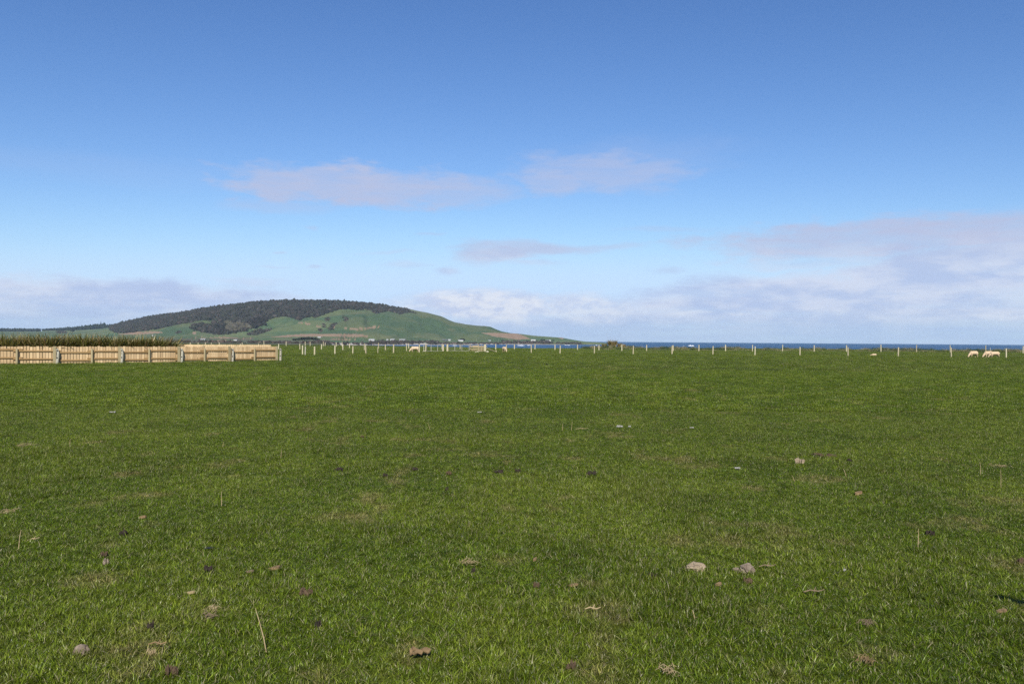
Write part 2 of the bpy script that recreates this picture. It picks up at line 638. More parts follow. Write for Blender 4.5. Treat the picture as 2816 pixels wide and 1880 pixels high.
amp = zt - zf
relief = fbm(HX[n0:n0 + n1] / 190.0, HY[n0:n0 + n1] / 260.0, 21, 5) - 0.5
gul = np.abs(fbm(HX[n0:n0 + n1] / 120.0 + 5, HY[n0:n0 + n1] / 420.0, 33, 4) - 0.5)
hill_w = np.sin(np.pi * np.clip(T1, 0, 1))[:, None]
scale = np.ones(NC)
for it in range(5):
    z0 = zplain0 + (zf - zplain0) * T0[:, None]
    z1 = zf + amp * scale * prof(T1)[:, None]
    bank = k0 * np.minimum((HY[n0:n0 + n1] - Yf) / 26.0, 1.0) * 4.2
    z1 = z1 + bank * (1 - T1[:, None])
    hh = np.clip(amp, 4, 200)
    z1 = z1 + relief * 0.16 * hh * hill_w - np.clip(0.09 - gul, 0, 1) * 0.9 * hh * hill_w
    z2 = z1[-1] - (z1[-1] + 30) * (T2[:, None] ** 2)
    e_now = ((z1 - CAM_H) / HY[n0:n0 + n1])[n1 // 3:].max(0)
    want = e_sil * 1.0
    # correct hill height so its skyline meets the wanted one
    dz = (want - e_now) * Yr
    scale = np.clip(scale + dz / np.maximum(amp, 3), 0.2, 2.5)
HZ = np.concatenate([z0, z1, z2], 0)
HPX, HPY = proj(HX, HY, HZ)
NR = HX.shape[0]
front = np.zeros((NR, NC), bool)
front[:n0 + n1] = True
jx = 3.0 * (fbm(HX / 30.0, HY / 60.0, 51, 3) - 0.5)
jy = 3.2 * (fbm(HX / 40.0, HY / 80.0, 61, 3) - 0.5)
QX, QY = HPX + jx * 2, HPY + jy

silb = [(p, y - 40) for p, y in SIL]
BUSH = [(300, 880), (304, 907), (323, 915.5), (355, 915), (389, 911), (423, 905), (457, 900), (492, 892), (535, 885), (566, 880), (600, 883), (604, 889),
        (560, 892), (535, 893.5), (521, 902), (552, 912), (596, 920), (619, 919), (663, 912), (697, 902), (729, 893), (738, 878), (756, 873), (782, 869.6),
        (802, 873), (825, 881.5), (832, 875), (851, 869), (868, 873), (895, 863), (919, 854), (945, 849.5), (979, 849.5), (1013, 852.6), (1026, 858.5),
        (1037, 863.6), (1050, 859), (1064, 855), (1086, 859), (1100, 864.5), (1115, 861), (1132, 859), (1156, 866), (1120, 849), (1060, 836), (1000, 800), (300, 800)]
PATCH = [[(678, 920), (705, 905), (726, 905), (753, 902), (741, 910), (705, 921)],
         [(892, 876), (900, 872), (910, 876), (905, 883), (894, 884)],
         [(943, 869), (956, 872), (959, 882), (950, 885)],
         [(902, 909), (908, 893), (924, 887), (927, 890), (915, 901)],
         [(884, 889), (890, 889), (897, 898), (892, 900)],
         [(874, 901), (882, 903), (888, 905), (884, 913), (879, 912)],
         [(481, 913), (497, 910), (501, 914), (485, 917)],
         [(155, 912), (165, 909), (180, 912), (188, 915), (165, 917)]]
TAN = [[(743, 927.5), (790, 920.7), (842, 918), (902, 919), (992, 918), (1018, 926), (987, 927), (919, 925), (800, 926)],
       [(888, 933.5), (930, 931.6), (985, 934.5), (940, 935.8)],
       [(1320, 914), (1416, 916.5), (1433, 919.6), (1459, 932), (1427, 933.5), (1363, 926), (1333, 917.5)],
       [(320, 919.5), (347, 915), (389, 911.6), (439, 911.6), (449, 915), (389, 919)],
       [(819, 884), (832, 886), (833, 890), (820, 889)], [(839, 886), (854, 890), (853, 894), (841, 892)], [(870, 894), (882, 897), (880, 901), (871, 899)],
       [(958, 899), (979, 903), (1042, 897.5), (1041, 900.5), (979, 906.5), (957, 902)], [(946, 899), (955, 901), (953, 906), (947, 904)],
       [(528, 912), (540, 913), (539, 919), (529, 918)], [(1533, 927), (1552, 929), (1546, 933)],
       [(914, 899), (922, 898), (920, 902), (914, 903)], [(500, 928), (620, 926.5), (700, 930.5), (620, 929)], [(595, 935), (620, 934), (625, 937), (598, 938)],]
bush = inpoly(QX, QY, BUSH) & front
bush[n0 + n1:] = bush[n0 + n1 - 1]
patch = np.zeros_like(bush)
for pl in PATCH:
    patch |= inpoly(QX, QY, pl) & front
tan = np.zeros_like(bush)
for pl in TAN:
    tan |= inpoly(HPX + jx * 0.5, HPY + jy * 0.3, pl) & front

past = np.array([0.092, 0.116, 0.050])
past2 = np.array([0.130, 0.135, 0.066])
pastd = np.array([0.058, 0.096, 0.044])
w1 = sstep(0.42, 0.62, fbm(HX / 110.0, HY / 160.0, 71, 4))[..., None]
w2 = sstep(0.55, 0.75, fbm(HX / 60.0 + 9, HY / 90.0, 81, 4))[..., None]
fld = np.floor(HX / 260.0 + 0.15 * np.sin(HY / 200.0)) + 7 * np.floor(HY / 330.0)
fh = (_hash(fld, fld * 0, 5))[..., None]
C = past * (1 - w1) + pastd * w1
C = C * (1 - 0.55 * w2) + past2 * 0.55 * w2
C = C * (0.86 + 0.28 * fh)
crest = np.zeros((NR, NC))
crest[n0:n0 + n1] = sstep(0.70, 0.95, T1)[:, None] * (hp > 1090) * (hp < 1340)
C = C * (1 - 0.6 * crest[..., None]) + np.array([0.115, 0.125, 0.065]) * 0.6 * crest[..., None]
heath = ((QY > 929) & (QX < 700) & (QX > 440)) | ((QY > 936) & (QX < 905))
hw = (0.85 * sstep(0.30, 0.55, fbm(HX / 45.0, HY / 70.0, 91, 4)) * heath)[..., None]
C = C * (1 - hw) + np.array([0.10, 0.085, 0.06]) * hw
C[bush] = np.array([0.030, 0.030, 0.022])
C[patch] = np.array([0.060, 0.055, 0.038])
C[tan] = np.array([0.235, 0.165, 0.108])
shore = np.zeros((NR, NC), bool)
shore[n0 - 1:n0 + 2] = (hp > 905)
shore[n0 - 3:n0 - 1] = (hp > 895) & (hp < 1050)
C[shore] = np.array([0.36, 0.33, 0.29])


def build_cover(nt, p):
    at_ = nt.new('ShaderNodeAttribute', attribute_name='cover')
    ge = nt.new('ShaderNodeNewGeometry')
    n = nt.noise(ge.outputs['Position'], 0.05, 6, 0.7)
    k = nt.mapr(n.outputs['Fac'], 0.25, 0.75, 0.72, 1.28)
    nt.l.new(nt.mix(1.0, at_.outputs['Color'], nt.comb(k, k, k), 'MULTIPLY'), p.inputs['Base Color'])


m_hill = material("hill_pasture", build_cover, 0.9, 0.1)
tag(from_np("hills", np.stack([HX, HY, HZ], -1).reshape(-1, 3), grid_faces(NR, NC), m_hill, smooth=True, color=C.reshape(-1, 3)), kind='structure')


def land(px, py):
    """point of the hills seen at a photo pixel"""
    j = int(np.clip(round((px - hp[0]) / 2.4), 0, NC - 1))
    col = HPY[:n0 + n1, j]
    for i in range(n0 // 2 + 2, n0 + n1):
        if col[i] <= py:
            a = i - 1
            t = 0 if col[a] == col[i] else np.clip((col[a] - py) / (col[a] - col[i]), 0, 1)
            return Vector((HX[a, j] + (HX[i, j] - HX[a, j]) * t, HY[a, j] + (HY[i, j] - HY[a, j]) * t, HZ[a, j] + (HZ[i, j] - HZ[a, j]) * t))
    i = n0 + n1 - 1
    return Vector((HX[i, j], HY[i, j], HZ[i, j]))


# unit crown shared by the far woods
_bm = bmesh.new()
bmesh.ops.create_icosphere(_bm, subdivisions=1 + 1, radius=1.0)
ICO_V = np.array([v.co[:] for v in _bm.verts])
_bm.verts.index_update()
ICO_F = np.array([[v.index for v in f.verts] for f in _bm.faces])
_bm.free()
_bm = bmesh.new()
bmesh.ops.create_icosphere(_bm, subdivisions=1, radius=1.0)
ICO1_V = np.array([v.co[:] for v in _bm.verts])
_bm.verts.index_update()
ICO1_F = np.array([[v.index for v in f.verts] for f in _bm.faces])
_bm.free()


def crowns(name, pos, rad, hgt, colr, mat, kind='stuff', hi=False, jit=0.28):
    iv, if_ = (ICO_V, ICO_F) if hi else (ICO1_V, ICO1_F)
    n = len(pos)
    k = 1 + rng.normal(0, jit, (n, len(iv)))
    V = iv[None] * k[..., None] * np.stack([rad, rad, hgt], -1)[:, None, :] + pos[:, None, :]
    Fc = if_[None] + (np.arange(n) * len(iv))[:, None, None]
    c = np.repeat(colr[:, None, :], len(iv), 1) * (1 + rng.normal(0, 0.12, (n, len(iv), 1)))
    o = from_np(name, V.reshape(-1, 3), Fc.reshape(-1, 3), mat, color=np.clip(c, 0.005, 1).reshape(-1, 3))
    return tag(o, kind=kind)


m_crown = material("far_foliage", build_cover, 0.95, 0.05)


def crown_cols(n, base=((0.026, 0.025, 0.020), (0.022, 0.028, 0.018), (0.042, 0.033, 0.028), (0.062, 0.054, 0.048)), w=(0.45, 0.3, 0.17, 0.08)):
    return np.array(base)[rng.choice(len(base), n, p=w)] * rng.uniform(0.7, 1.35, (n, 1))


# bush on the hill
cell = np.abs(np.gradient(HX, axis=1) * np.gradient(HY, axis=0))
w = (cell * bush)
w[n0 + n1 + 1:] = 0
w = w.ravel() / w.sum()
N = 6500
pick = rng.choice(NR * NC, N, p=w)
pi, pj = np.unravel_index(pick, (NR, NC))
fi = np.clip(pi + rng.uniform(-.5, .5, N), 0, NR - 1.001)
fj = np.clip(pj + rng.uniform(-.5, .5, N), 0, NC - 1.001)


def bil(A, fi, fj):
    i, j = fi.astype(int), fj.astype(int)
    a, b = fi - i, fj - j
    return (A[i, j] * (1 - a) + A[i + 1, j] * a) * (1 - b) + (A[i, j + 1] * (1 - a) + A[i + 1, j + 1] * a) * b


pos = np.stack([bil(HX, fi, fj), bil(HY, fi, fj), bil(HZ, fi, fj)], -1)
rad = rng.uniform(4.5, 8.5, N)
pos[:, 2] += rad * 0.25
cc = crown_cols(N) * 0.5 + 0.5 * crown_cols(N).mean(0)
ppx, ppy = proj(pos[:, 0], pos[:, 1], pos[:, 2])
dark = inpoly(ppx, ppy, [(590, 895), (618, 893), (625, 915), (596, 921)]) | inpoly(ppx, ppy, [(682, 880), (735, 874), (729, 893), (697, 903)])
cc[dark] *= 0.6
brown = inpoly(ppx, ppy, [(620, 885), (690, 890), (695, 903), (625, 915)])
cc[brown] = cc[brown] * 0.6 + np.array([0.05, 0.045, 0.03])
tail = np.interp(ppx, [1020, 1080, 1160], [1.0, 0.6, 0.35])
rad = rad * tail * np.where(rng.uniform(0, 1, N) < 0.08, 1.25, 1.0)
pos[:, 2] -= (1 - tail) * 1.5
cc = cc * (2 - tail)[:, None] ** 0.5
crowns("native_bush", pos, rad, rad * rng.uniform(0.6, 1.0, N), cc, m_crown)

# scrub in gullies
w = (cell * patch).ravel()
w /= w.sum()
N = 420
pick = rng.choice(NR * NC, N, p=w)
pi, pj = np.unravel_index(pick, (NR, NC))
pos = np.stack([HX[pi, pj] + rng.uniform(-3, 3, N), HY[pi, pj] + rng.uniform(-8, 8, N), HZ[pi, pj]], -1)
rad = rng.uniform(2.0, 4.0, N)
crowns("gully_scrub", pos, rad, rad * 0.7, crown_cols(N), m_crown)

# coastal scrub along the far shore
pts, rr = [], []
for a, b, lo, hi_, n in ((455, 700, 941, 948.5, 520), (700, 800, 940, 949, 300), (800, 905, 939, 949, 520), (905, 1018, 943, 947, 70), (1018, 1205, 938.5, 946.0, 700), (1205, 1382, 943, 946, 200),
                         (1382, 1515, 938.8, 945.6, 480), (1515, 1600, 942, 946.5, 90)):
    for _ in range(n):
        px = random.uniform(a, b)
        py = random.uniform(lo, hi_)
        if fbm(px / 22.0, py / 5.0, 14, 3) < 0.40:
            continue
        q = land(px, py)
        if q.z < SEA_Z + 1.0:
            q.z = SEA_Z + 1.0
        pts.append(q[:])
        rr.append(random.uniform(1.3, 2.8) * (q.y / 1800) ** 0.5)
pts, rr = np.array(pts), np.array(rr)
crowns("coastal_scrub", pts, rr * 1.3, rr * rng.uniform(0.8, 1.5, len(rr)), crown_cols(len(rr), ((0.036, 0.030, 0.027), (0.030, 0.032, 0.022), (0.062, 0.048, 0.039), (0.10, 0.08, 0.065))), m_crown)

# shelter belts on the left skyline
for (a, b, h0, h1, lab) in ((-60, 110, 8, 7, 'a'), (119, 287, 5, 14, 'b'), (286, 322, 8, 6, 'c')):
    pts, rr, hh_ = [], [], []
    for px in np.arange(a, b, 0.9):
        t = (px - a) / (b - a)
        j = int(np.clip(round((px - hp[0]) / 2.4), 0, NC - 1))
        i = n0 + n1 - 4
        hgt_m = (h0 + (h1 - h0) * t ** 1.2) * HY[i, j] / F * random.uniform(0.92, 1.05)
        for k in range(2):
            pts.append((HX[i, j] + random.uniform(-2, 2), HY[i, j] + random.uniform(-10, 10), HZ[i, j] + hgt_m * (0.35 + 0.28 * k)))
            rr.append(random.uniform(3.6, 5.0))
            hh_.append(hgt_m * 0.5)
    crowns("shelter_belt", np.array(pts), np.array(rr), np.array(hh_), crown_cols(len(rr), ((0.014, 0.022, 0.014), (0.018, 0.024, 0.016)), (0.5, 0.5)), m_crown)


# trees of the grove on the flat, each one its own
def far_tree(px, py, wpx, hpx, label, group):
    q = land(px, py)
    s = q.y / F
    w_, h_ = wpx * s, hpx * s
    t = empty("tree", q)
    tag(t, label, "tree", group)
    MB().tube([(0, 0, -1), (0.2, 0, h_ * 0.3), (0.1, 0.1, h_ * 0.6)], [w_ * 0.035, w_ * 0.028, w_ * 0.02], 7).build("trunk", m_trunk, t)
    n = 26
    a = rng.uniform(0, 2 * np.pi, n)
    r_ = np.sqrt(rng.uniform(0, 1, n)) * w_ * 0.38
    zz = h_ * (0.45 + 0.32 * np.sqrt(np.clip(1 - (r_ / (w_ * 0.46)) ** 2, 0, 1)) * rng.uniform(0.2, 1, n))
    p_ = np.stack([r_ * np.cos(a), r_ * np.sin(a), zz], -1)
    rd = rng.uniform(0.13, 0.2, n) * w_
    o = crowns("crown", p_, rd, np.minimum(rd * 0.8, h_ * 0.26), crown_cols(n, ((0.014, 0.020, 0.014), (0.020, 0.024, 0.018)), (0.5, 0.5)), m_crown, kind=None)
    o.parent = t
    return t


m_trunk = plain("bark", (0.10, 0.085, 0.07), (0.16, 0.14, 0.12), 3.0)
for (px, py, w_, h_, lab) in ((812, 938, 15, 8, 'leftmost low rounded tree of the dark grove on the flat below the hill'),
                              (826, 938, 18, 10, 'second tree from the left in the dark grove, low and round beside the gap'),
                              (838, 938, 20, 13, 'third tree from the left in the dark grove, just right of the pale gap'),
                              (850, 938, 22, 13, 'tallest middle tree in the right half of the dark grove below the hill'),
                              (862, 938, 20, 12, 'second tree from the right in the dark grove below the tan field'),
                              (872, 938, 15, 9, 'rightmost low tree tapering off the dark grove below the tan field'),
                              (200, 916, 12, 13, 'lone dark tree in the pasture below the left shelter belt'),
                              (1272, 937, 16, 7, 'dark tree close behind the long white shed near the far shore'),
                              (1492, 937, 13, 5, 'low dark tree left of the rightmost house on the headland'),
                              (1522, 937.5, 9, 3.5, 'small dark bush tree right of the rightmost house on the headland')):
    far_tree(px, py, w_, h_, lab, "trees on the headland flat")

# far houses
m_white = plain("white_weatherboard", (0.46, 0.46, 0.45), (0.40, 0.40, 0.40), 0.6)
m_grey = plain("grey_cladding", (0.30, 0.31, 0.32), (0.24, 0.25, 0.26), 0.6)
m_darkw = plain("dark_cladding", (0.055, 0.06, 0.07), (0.045, 0.05, 0.055), 0.6)
m_roof_p = plain("pale_roof_iron", (0.40, 0.41, 0.42), (0.34, 0.35, 0.36), 0.8, 0.6)
m_roof_g = plain("grey_roof_iron", (0.20, 0.21, 0.22), (0.15, 0.16, 0.17), 0.8, 0.5)
m_glass = plain("window_glass", (0.03, 0.035, 0.04), None, 1, 0.15, 0.5)


def house(px, py, wpx, hpx, wall, roof, label, wins=3, rz=0.0):
    q = land(px, py)
    s = q.y / F
    w_, h_ = wpx * s * 0.95, hpx * s * 0.86
    d_ = min(max(6.0, w_ * 0.5), 9.0)
    hw = h_ * 0.66
    t = empty("house", q, rz)
    tag(t, label, "house", "houses along the far shore")
    MB().box((0, 0, hw / 2 - 0.4), (w_, d_, hw + 0.8)).build("wall", wall, t)
    o = 0.35
    a, b = w_ / 2 + o, d_ / 2 + o
    mb = MB()
    mb.v = [(-a, -b, hw), (a, -b, hw), (a, b, hw), (-a, b, hw), (-a, 0, h_), (a, 0, h_), (-a, -b, hw + .15), (a, -b, hw + .15), (a, b, hw + .15), (-a, b, hw + .15)]
    mb.f = [(0, 3, 2, 1), (0, 1, 7, 6), (2, 3, 9, 8), (6, 7, 5, 4), (8, 9, 4, 5), (1, 2, 8, 5, 7), (3, 0, 6, 4, 9)]
    mb.build("roof", roof, t)
    for k in range(wins):
        x = -w_ / 2 + w_ * (k + 0.5 + 0.12 * ((k * 7) % 3 - 1)) / wins
        MB().box((x, -d_ / 2 - 0.03, hw * 0.55), (min(1.6, w_ / wins * 0.5), 0.06, hw * 0.36)).build("window", m_glass, t)


for a in ((1023, 937, 16, 6, m_white, m_roof_p, 'white house with a dark right end, leftmost of three above the far shore', 2),
          (1081, 937, 13, 6, m_white, m_roof_p, 'long white house in the middle of the three above the far shore scrub', 2),
          (1066.5, 936.5, 5, 5, m_white, m_roof_p, 'small white outbuilding touching the left side of the middle white house', 1),
          (1106, 936.5, 17, 5, m_grey, m_roof_p, 'pale grey low house right of the long white house', 4),
          (1224.5, 936.6, 15, 4.5, m_darkw, m_roof_g, 'long dark shed with a white house at its right end', 2),
          (1236.5, 936.6, 6, 5, m_white, m_roof_p, 'small white house at the right end of the long dark shed', 1),
          (1266.5, 938, 14, 4.4, m_white, m_roof_p, 'long white shed with a dark tree close behind it', 0),
          (1347.5, 937.2, 7, 2.8, m_grey, m_roof_p, 'tiny pale grey shed alone below the right tan field', 0),
          (1466.5, 937, 13, 4.6, m_white, m_white, 'white house at the lower right corner of the right tan field', 0),
          (1504, 937.5, 10, 3.8, m_darkw, m_roof_g, 'low house with dark roof, second from the right on the headland', 2),
          (1511.5, 937.8, 5, 4.2, m_white, m_roof_p, 'small white house end, rightmost building on the headland', 0),
          (558, 934.5, 13, 4, m_grey, m_roof_p, 'grey roofed shed on the heath above the board fence', 0),
          (649, 936.5, 10, 3.6, m_white, m_white, 'bright white shed on the heath right of the grey roofed shed', 0),
          (420, 923.4, 4.2, 3, m_white, m_roof_p, 'tiny white hut in the pasture above the flax hedge', 0),
          (879, 928, 9, 3, m_white, m_roof_p, 'small white shed right behind the dark grove', 0)):
    house(*a)

m_pole = plain("pole_timber", (0.30, 0.27, 0.23), (0.38, 0.35, 0.30), 2.0)
for px, lab in ((1179, 'power pole above the dark shore scrub, left of the long dark shed'), (1311, 'power pole left of the tiny grey shed across the bay'),
                (1371, 'power pole just right of the tiny grey shed across the bay'), (1398, 'power pole below the middle of the right tan field')):
    q = land(px, 938.5)
    t = empty("power_pole", q)
    tag(t, lab, "power pole", "power poles along the far shore road")
    h_ = 6.5 * q.y / F
    MB().tube([(0, 0, -0.5), (0, 0, h_)], [0.2, 0.14], 8).build("pole", m_pole, t)
    MB().box((0, -0.2, h_ - 0.5), (1.8, 0.12, 0.12)).build("crossarm", m_pole, t)

# surf and breaking waves
m_foam = plain("foam", (0.85, 0.86, 0.86), (0.72, 0.76, 0.80), 0.2, 0.9)
for px, py, wpx, hpx in ((1901, 951.2, 15, 2.6), (1694, 947.6, 10, 2.6), (1712, 947.5, 10, 1.6), (1433, 950.3, 20, 1.6), (1455, 949.6, 10, 1.2), (1879, 951.3, 2.5, 1.0), (1640, 949, 5, 1.5), (1560, 949, 14, 1.0), (1250, 950, 12, 0.9)):
    q = ground(px, py, SEA_Z)
    s = q.y / F
    mb = MB()
    for k in range(5):
        mb.blob(((k - 2) * wpx * s / 5.5, random.uniform(-4, 4), 0), (wpx * s / 6, 3.0, hpx * s * random.uniform(0.5, 1.0)), 2, 0.25)
    tag(mb.build("surf", m_foam, None, q), kind='structure')

# ------------------------------------------------------------------ haze
m_haze = bpy.data.materials.new("haze_air")
m_haze.use_nodes = True
ht = m_haze.node_tree
ht.nodes.clear()
pv = ht.nodes.new('ShaderNodeVolumePrincipled')
pv.inputs['Color'].default_value = (0.60, 0.80, 1.0, 1)
pv.inputs['Density'].default_value = 4.0e-5
pv.inputs['Anisotropy'].default_value = 0.0
ho = ht.nodes.new('ShaderNodeOutputMaterial')
ht.links.new(pv.outputs[0], ho.inputs['Volume'])
mb = MB().box((0, 0, (230 - 11) / 2), (23600, 23600, 230 + 11))
tag(mb.build("haze", m_haze), kind='stuff')

# ------------------------------------------------------------------ board fence on the left
def wood(name, a, b, grey=0.0, rand=0.2):
    def build(nt, p):
        tcn = nt.new('ShaderNodeTexCoord')
        oi = nt.new('ShaderNodeObjectInfo')
        r_ = oi.outputs['Random']
        v = nt.vmath('ADD', nt.vmath('MULTIPLY', tcn.outputs['Object'], (22.0, 22.0, 1.6)), nt.comb(nt.math('MULTIPLY', r_, 77.0), nt.math('MULTIPLY', r_, 31.0)))
        nz = nt.noise(v, 1.0, 5, 0.6)
        c = nt.mix(nt.mapr(nz.outputs['Fac'], 0.3, 0.7), (*a, 1), (*b, 1))
        k = nt.mapr(r_, 0, 1, 1 - rand, 1 + rand)
        c = nt.mix(1.0, c, nt.comb(k, nt.math('POWER', k, 1.15), nt.math('POWER', k, 1.3)), 'MULTIPLY')
        kn = nt.noise(nt.vmath('ADD', tcn.outputs['Object'], nt.comb(nt.math('MULTIPLY', r_, 50.0), 0.0)), 5.0, 2, 0.5)
        c = nt.mix(nt.mapr(kn.outputs['Fac'], 0.66, 0.74, 0, 0.5), c, (a[0] * .45, a[1] * .38, a[2] * .3, 1))
        nt.l.new(c, p.inputs['Base Color'])
    return material(name, build, 0.75, 0.2)


m_board = wood("new_pine_board", (0.41, 0.29, 0.155), (0.52, 0.385, 0.225), rand=0.18)
m_rail = wood("new_pine_rail", (0.23, 0.145, 0.060), (0.29, 0.19, 0.085), rand=0.1)
m_post = wood("treated_post", (0.25, 0.205, 0.115), (0.32, 0.27, 0.16), rand=0.12)
m_oldpost = wood("weathered_post", (0.27, 0.255, 0.195), (0.40, 0.38, 0.31), rand=0.1)
m_fpost = wood("pale_fence_post", (0.36, 0.32, 0.205), (0.46, 0.415, 0.28), rand=0.16)
m_black = plain("black_plastic", (0.012, 0.012, 0.013), None, 5, 0.4, 0.5)
m_wire = plain("galvanised_wire", (0.30, 0.30, 0.31), None, 5, 0.4, 0.5)

_a, _b = ground(0, 1000.7), ground(763, 991.2)
_n = Vector(((_b - _a).y, -(_b - _a).x, 0)).normalized()
BW = [_a.lerp(_b, t) + _n * 0.9 * 4 * t * (1 - t) for t in (-0.28, -0.14, 0, .1, .2, .3, .4, .5, .6, .7, .8, .9, 1.0)]
cum = [0.0]
for a, b in zip(BW, BW[1:]):
    cum.append(cum[-1] + (b - a).length)
L = cum[-1]
bf = empty("board_fence", BW[7])
tag(bf, "low windbreak fence of new pale pine boards on rails in front of the flax hedge", "fence")
bf0 = BW[7].copy()


def along(d):
    d = min(max(d, 0), L)
    for i in range(len(BW) - 1):
        if d <= cum[i + 1] + 1e-6:
            t = (d - cum[i]) / (cum[i + 1] - cum[i])
            p = BW[i].lerp(BW[i + 1], t)
            dr = (BW[i + 1] - BW[i]).normalized()
            return p, dr, Vector((-dr.y, dr.x, 0))     # normal pointing away from the camera
    return BW[-1], dr, Vector((-dr.y, dr.x, 0))


def d_of_px(px):
    lo, hi_ = 0.0, L
    for _ in range(40):
        m = (lo + hi_) / 2
        p = along(m)[0]
        x, _y = proj(p.x, p.y, 0.0)
        if x < px:
            lo = m
        else:
            hi_ = m
    return (lo + hi_) / 2


H_F = 1.06
proto_boards = []
for k in range(6):
    mb = MB()
    w_, t_, hb = 0.143 + 0.004 * (k % 3 - 1), 0.019, H_F - 0.02 + 0.012 * (k % 4 - 1.5)
    e = 0.004
    mb.v = [(-w_ / 2, 0, 0.02), (w_ / 2, 0, 0.02), (w_ / 2, t_, 0.02), (-w_ / 2, t_, 0.02), (-w_ / 2, 0, hb), (w_ / 2, 0, hb), (w_ / 2, t_, hb), (-w_ / 2, t_, hb),
            (-w_ / 2 + e, -e, 0.03), (w_ / 2 - e, -e, 0.03), (w_ / 2 - e, -e, hb - e), (-w_ / 2 + e, -e, hb - e)]
    mb.f = [(0, 3, 2, 1), (1, 2, 6, 5), (2, 3, 7, 6), (3, 0, 4, 7), (4, 5, 6, 7), (8, 9, 10, 11), (0, 1, 9, 8), (1, 5, 10, 9), (5, 4, 11, 10), (4, 0, 8, 11)]
    me = mb.mesh("board")
    me.materials.append(m_board)
    proto_boards.append(me)
d = 0.08
while d < L - 0.02:
    p, dr, nn = along(d)
    o = bpy.data.objects.new("board", proto_boards[random.randrange(6)])
    COL.objects.link(o)
    o.parent = bf
    o.location = p - bf0 + nn * (0.034 + random.uniform(0, 0.004)) + Vector((0, 0, random.uniform(-0.012, 0.008)))
    o.rotation_euler = (0, random.uniform(-0.006, 0.006), math.atan2(dr.y, dr.x))
    d += random.uniform(0.162, 0.170)
# rails: heights of each span as the photo shows them, ends running past the posts
spans = [(-150, -55, .72, .22), (-55, 46, .80, .31), (46, 152, .71, .24), (152, 252, .62, .14), (252, 330, .70, .24), (330, 409, .62, .15), (409, 494, .72, .22), (494, 561, .61, .12),
         (561, 633, .71, .21), (633, 698, .60, .11), (698, 764, .72, .22)]
for (a, b, z1_, z2_) in spans:
    da, db = d_of_px(a) - random.uniform(0.08, 0.3), d_of_px(b) + random.uniform(0.08, 0.3)
    da, db = max(da, 0), min(db, L - 0.01)
    pa, dr, nn = along(da)
    pb, _, _ = along(db)
    # follow the fence line where it bends
    mid, _, nn2 = along((da + db) / 2)
    ddir = (pb - pa)
    for z_ in (z1_, z2_):
        off = random.choice((0.0, 0.0))
        MB().box((0, -0.012, 0), (ddir.length, 0.075, 0.085), 0, 0).build("rail", m_rail, bf, (pa + pb) / 2 - bf0 + nn2 * 0.0 + Vector((0, 0, z_ + 0.05)) + Vector((0, 0, random.uniform(-.01, .01))), rz=math.atan2(ddir.y, ddir.x))
tall = [-150, 149, 327, 490, 629, 759]
short = [-55, 46, 252, 409, 561, 698]
for px in tall:
    p, dr, nn = along(d_of_px(px))
    MB().box((0, 0, 0.5), (0.15, 0.10, 1.06 + 0.04), 0, 0, 0.004).build("tall_post", m_post, bf, p - bf0 - nn * 0.085, rz=math.atan2(dr.y, dr.x))
for px in short:
    p, dr, nn = along(d_of_px(px))
    MB().tube([(0, 0, -0.1), (0, 0, 0.45), (0, 0, 0.9)], [0.068, 0.066, 0.062], 10).build("short_post", m_post, bf, p - bf0 - nn * 0.10, smooth=False)

# old wire-fence posts with insulators left standing in front of the boards
names5 = ['leaning weathered post with two black insulators, leftmost in front of the board fence', 'weathered post with black insulators, second from the left in front of the board fence',
          'weathered post with black insulators, third from the left in front of the board fence', 'weathered post with black insulators, fourth from the left in front of the board fence',
          'weathered post with black insulators at the right end of the board fence']
for (px, lean, lab) in zip((158, 334, 498, 637, 767), (0.09, 0.05, 0.05, 0.04, 0.02), names5):
    p = along(min(d_of_px(px), L - 0.05))[0] if px < 760 else ground(767.5, 991.4)
    nn = along(d_of_px(min(px, 760)))[2]
    t = empty("old_post", p - nn * 0.16)
    tag(t, lab, "fence post", "old posts standing along the board fence")
    h_ = 0.90
    MB().tube([(-lean * 0.6, 0, -0.1), (0, 0.0, 0.3), (lean * 0.2, 0, 0.62), (-lean * 0.5, 0, h_)], [0.082, 0.078, 0.074, 0.066], 10).build("post", m_oldpost, t)
    for z_ in (0.36, 0.80):
        MB().tube([(0.005, -0.07, z_), (0.005, -0.12, z_)], [0.035, 0.026], 8).build("insulator", m_black, t)

# second board fence behind
B2 = [at(470, 940, 69), at(505, 940, 70.5), at(560, 940, 70), at(650, 940, 71), at(745, 940, 72.5)]
B2 = [Vector((p.x, p.y, 0)) for p in B2]
b2 = empty("board_fence", B2[2])
tag(b2, "farther pale board fence whose top shows just above the near board fence", "fence")
mb = MB()
for a, b in zip(B2, B2[1:]):
    n = int((b - a).length / 0.162)
    rz = math.atan2(b.y - a.y, b.x - a.x)
    for k in range(n):
        q = a.lerp(b, (k + 0.5) / n) - B2[2]
        mb.box((q.x, q.y, 0.53 + random.uniform(-.012, .012)), (0.148, 0.02, 1.06), rz)
o = tag(mb.build("boards", m_board, b2), kind='stuff')
for a, b in zip(B2, B2[1:]):
    rz = math.atan2(b.y - a.y, b.x - a.x)
    for z_ in (0.3, 0.75):
        q = (a + b) / 2 - B2[2]
        nn = Vector((-(b - a).y, (b - a).x, 0)).normalized()
        MB().box((0, 0, 0), ((b - a).length, 0.045, 0.09)).build("rail", m_rail, b2, (q.x - nn.x * 0.035, q.y - nn.y * 0.035, z_), rz=rz)
for q in B2:
    MB().box((0, 0, 0.5), (0.12, 0.1, 1.02)).build("post", m_post, b2, q - B2[2] + Vector((0.02, -0.11, 0)))

# ------------------------------------------------------------------ post-and-wire fences
_post_cache = {}


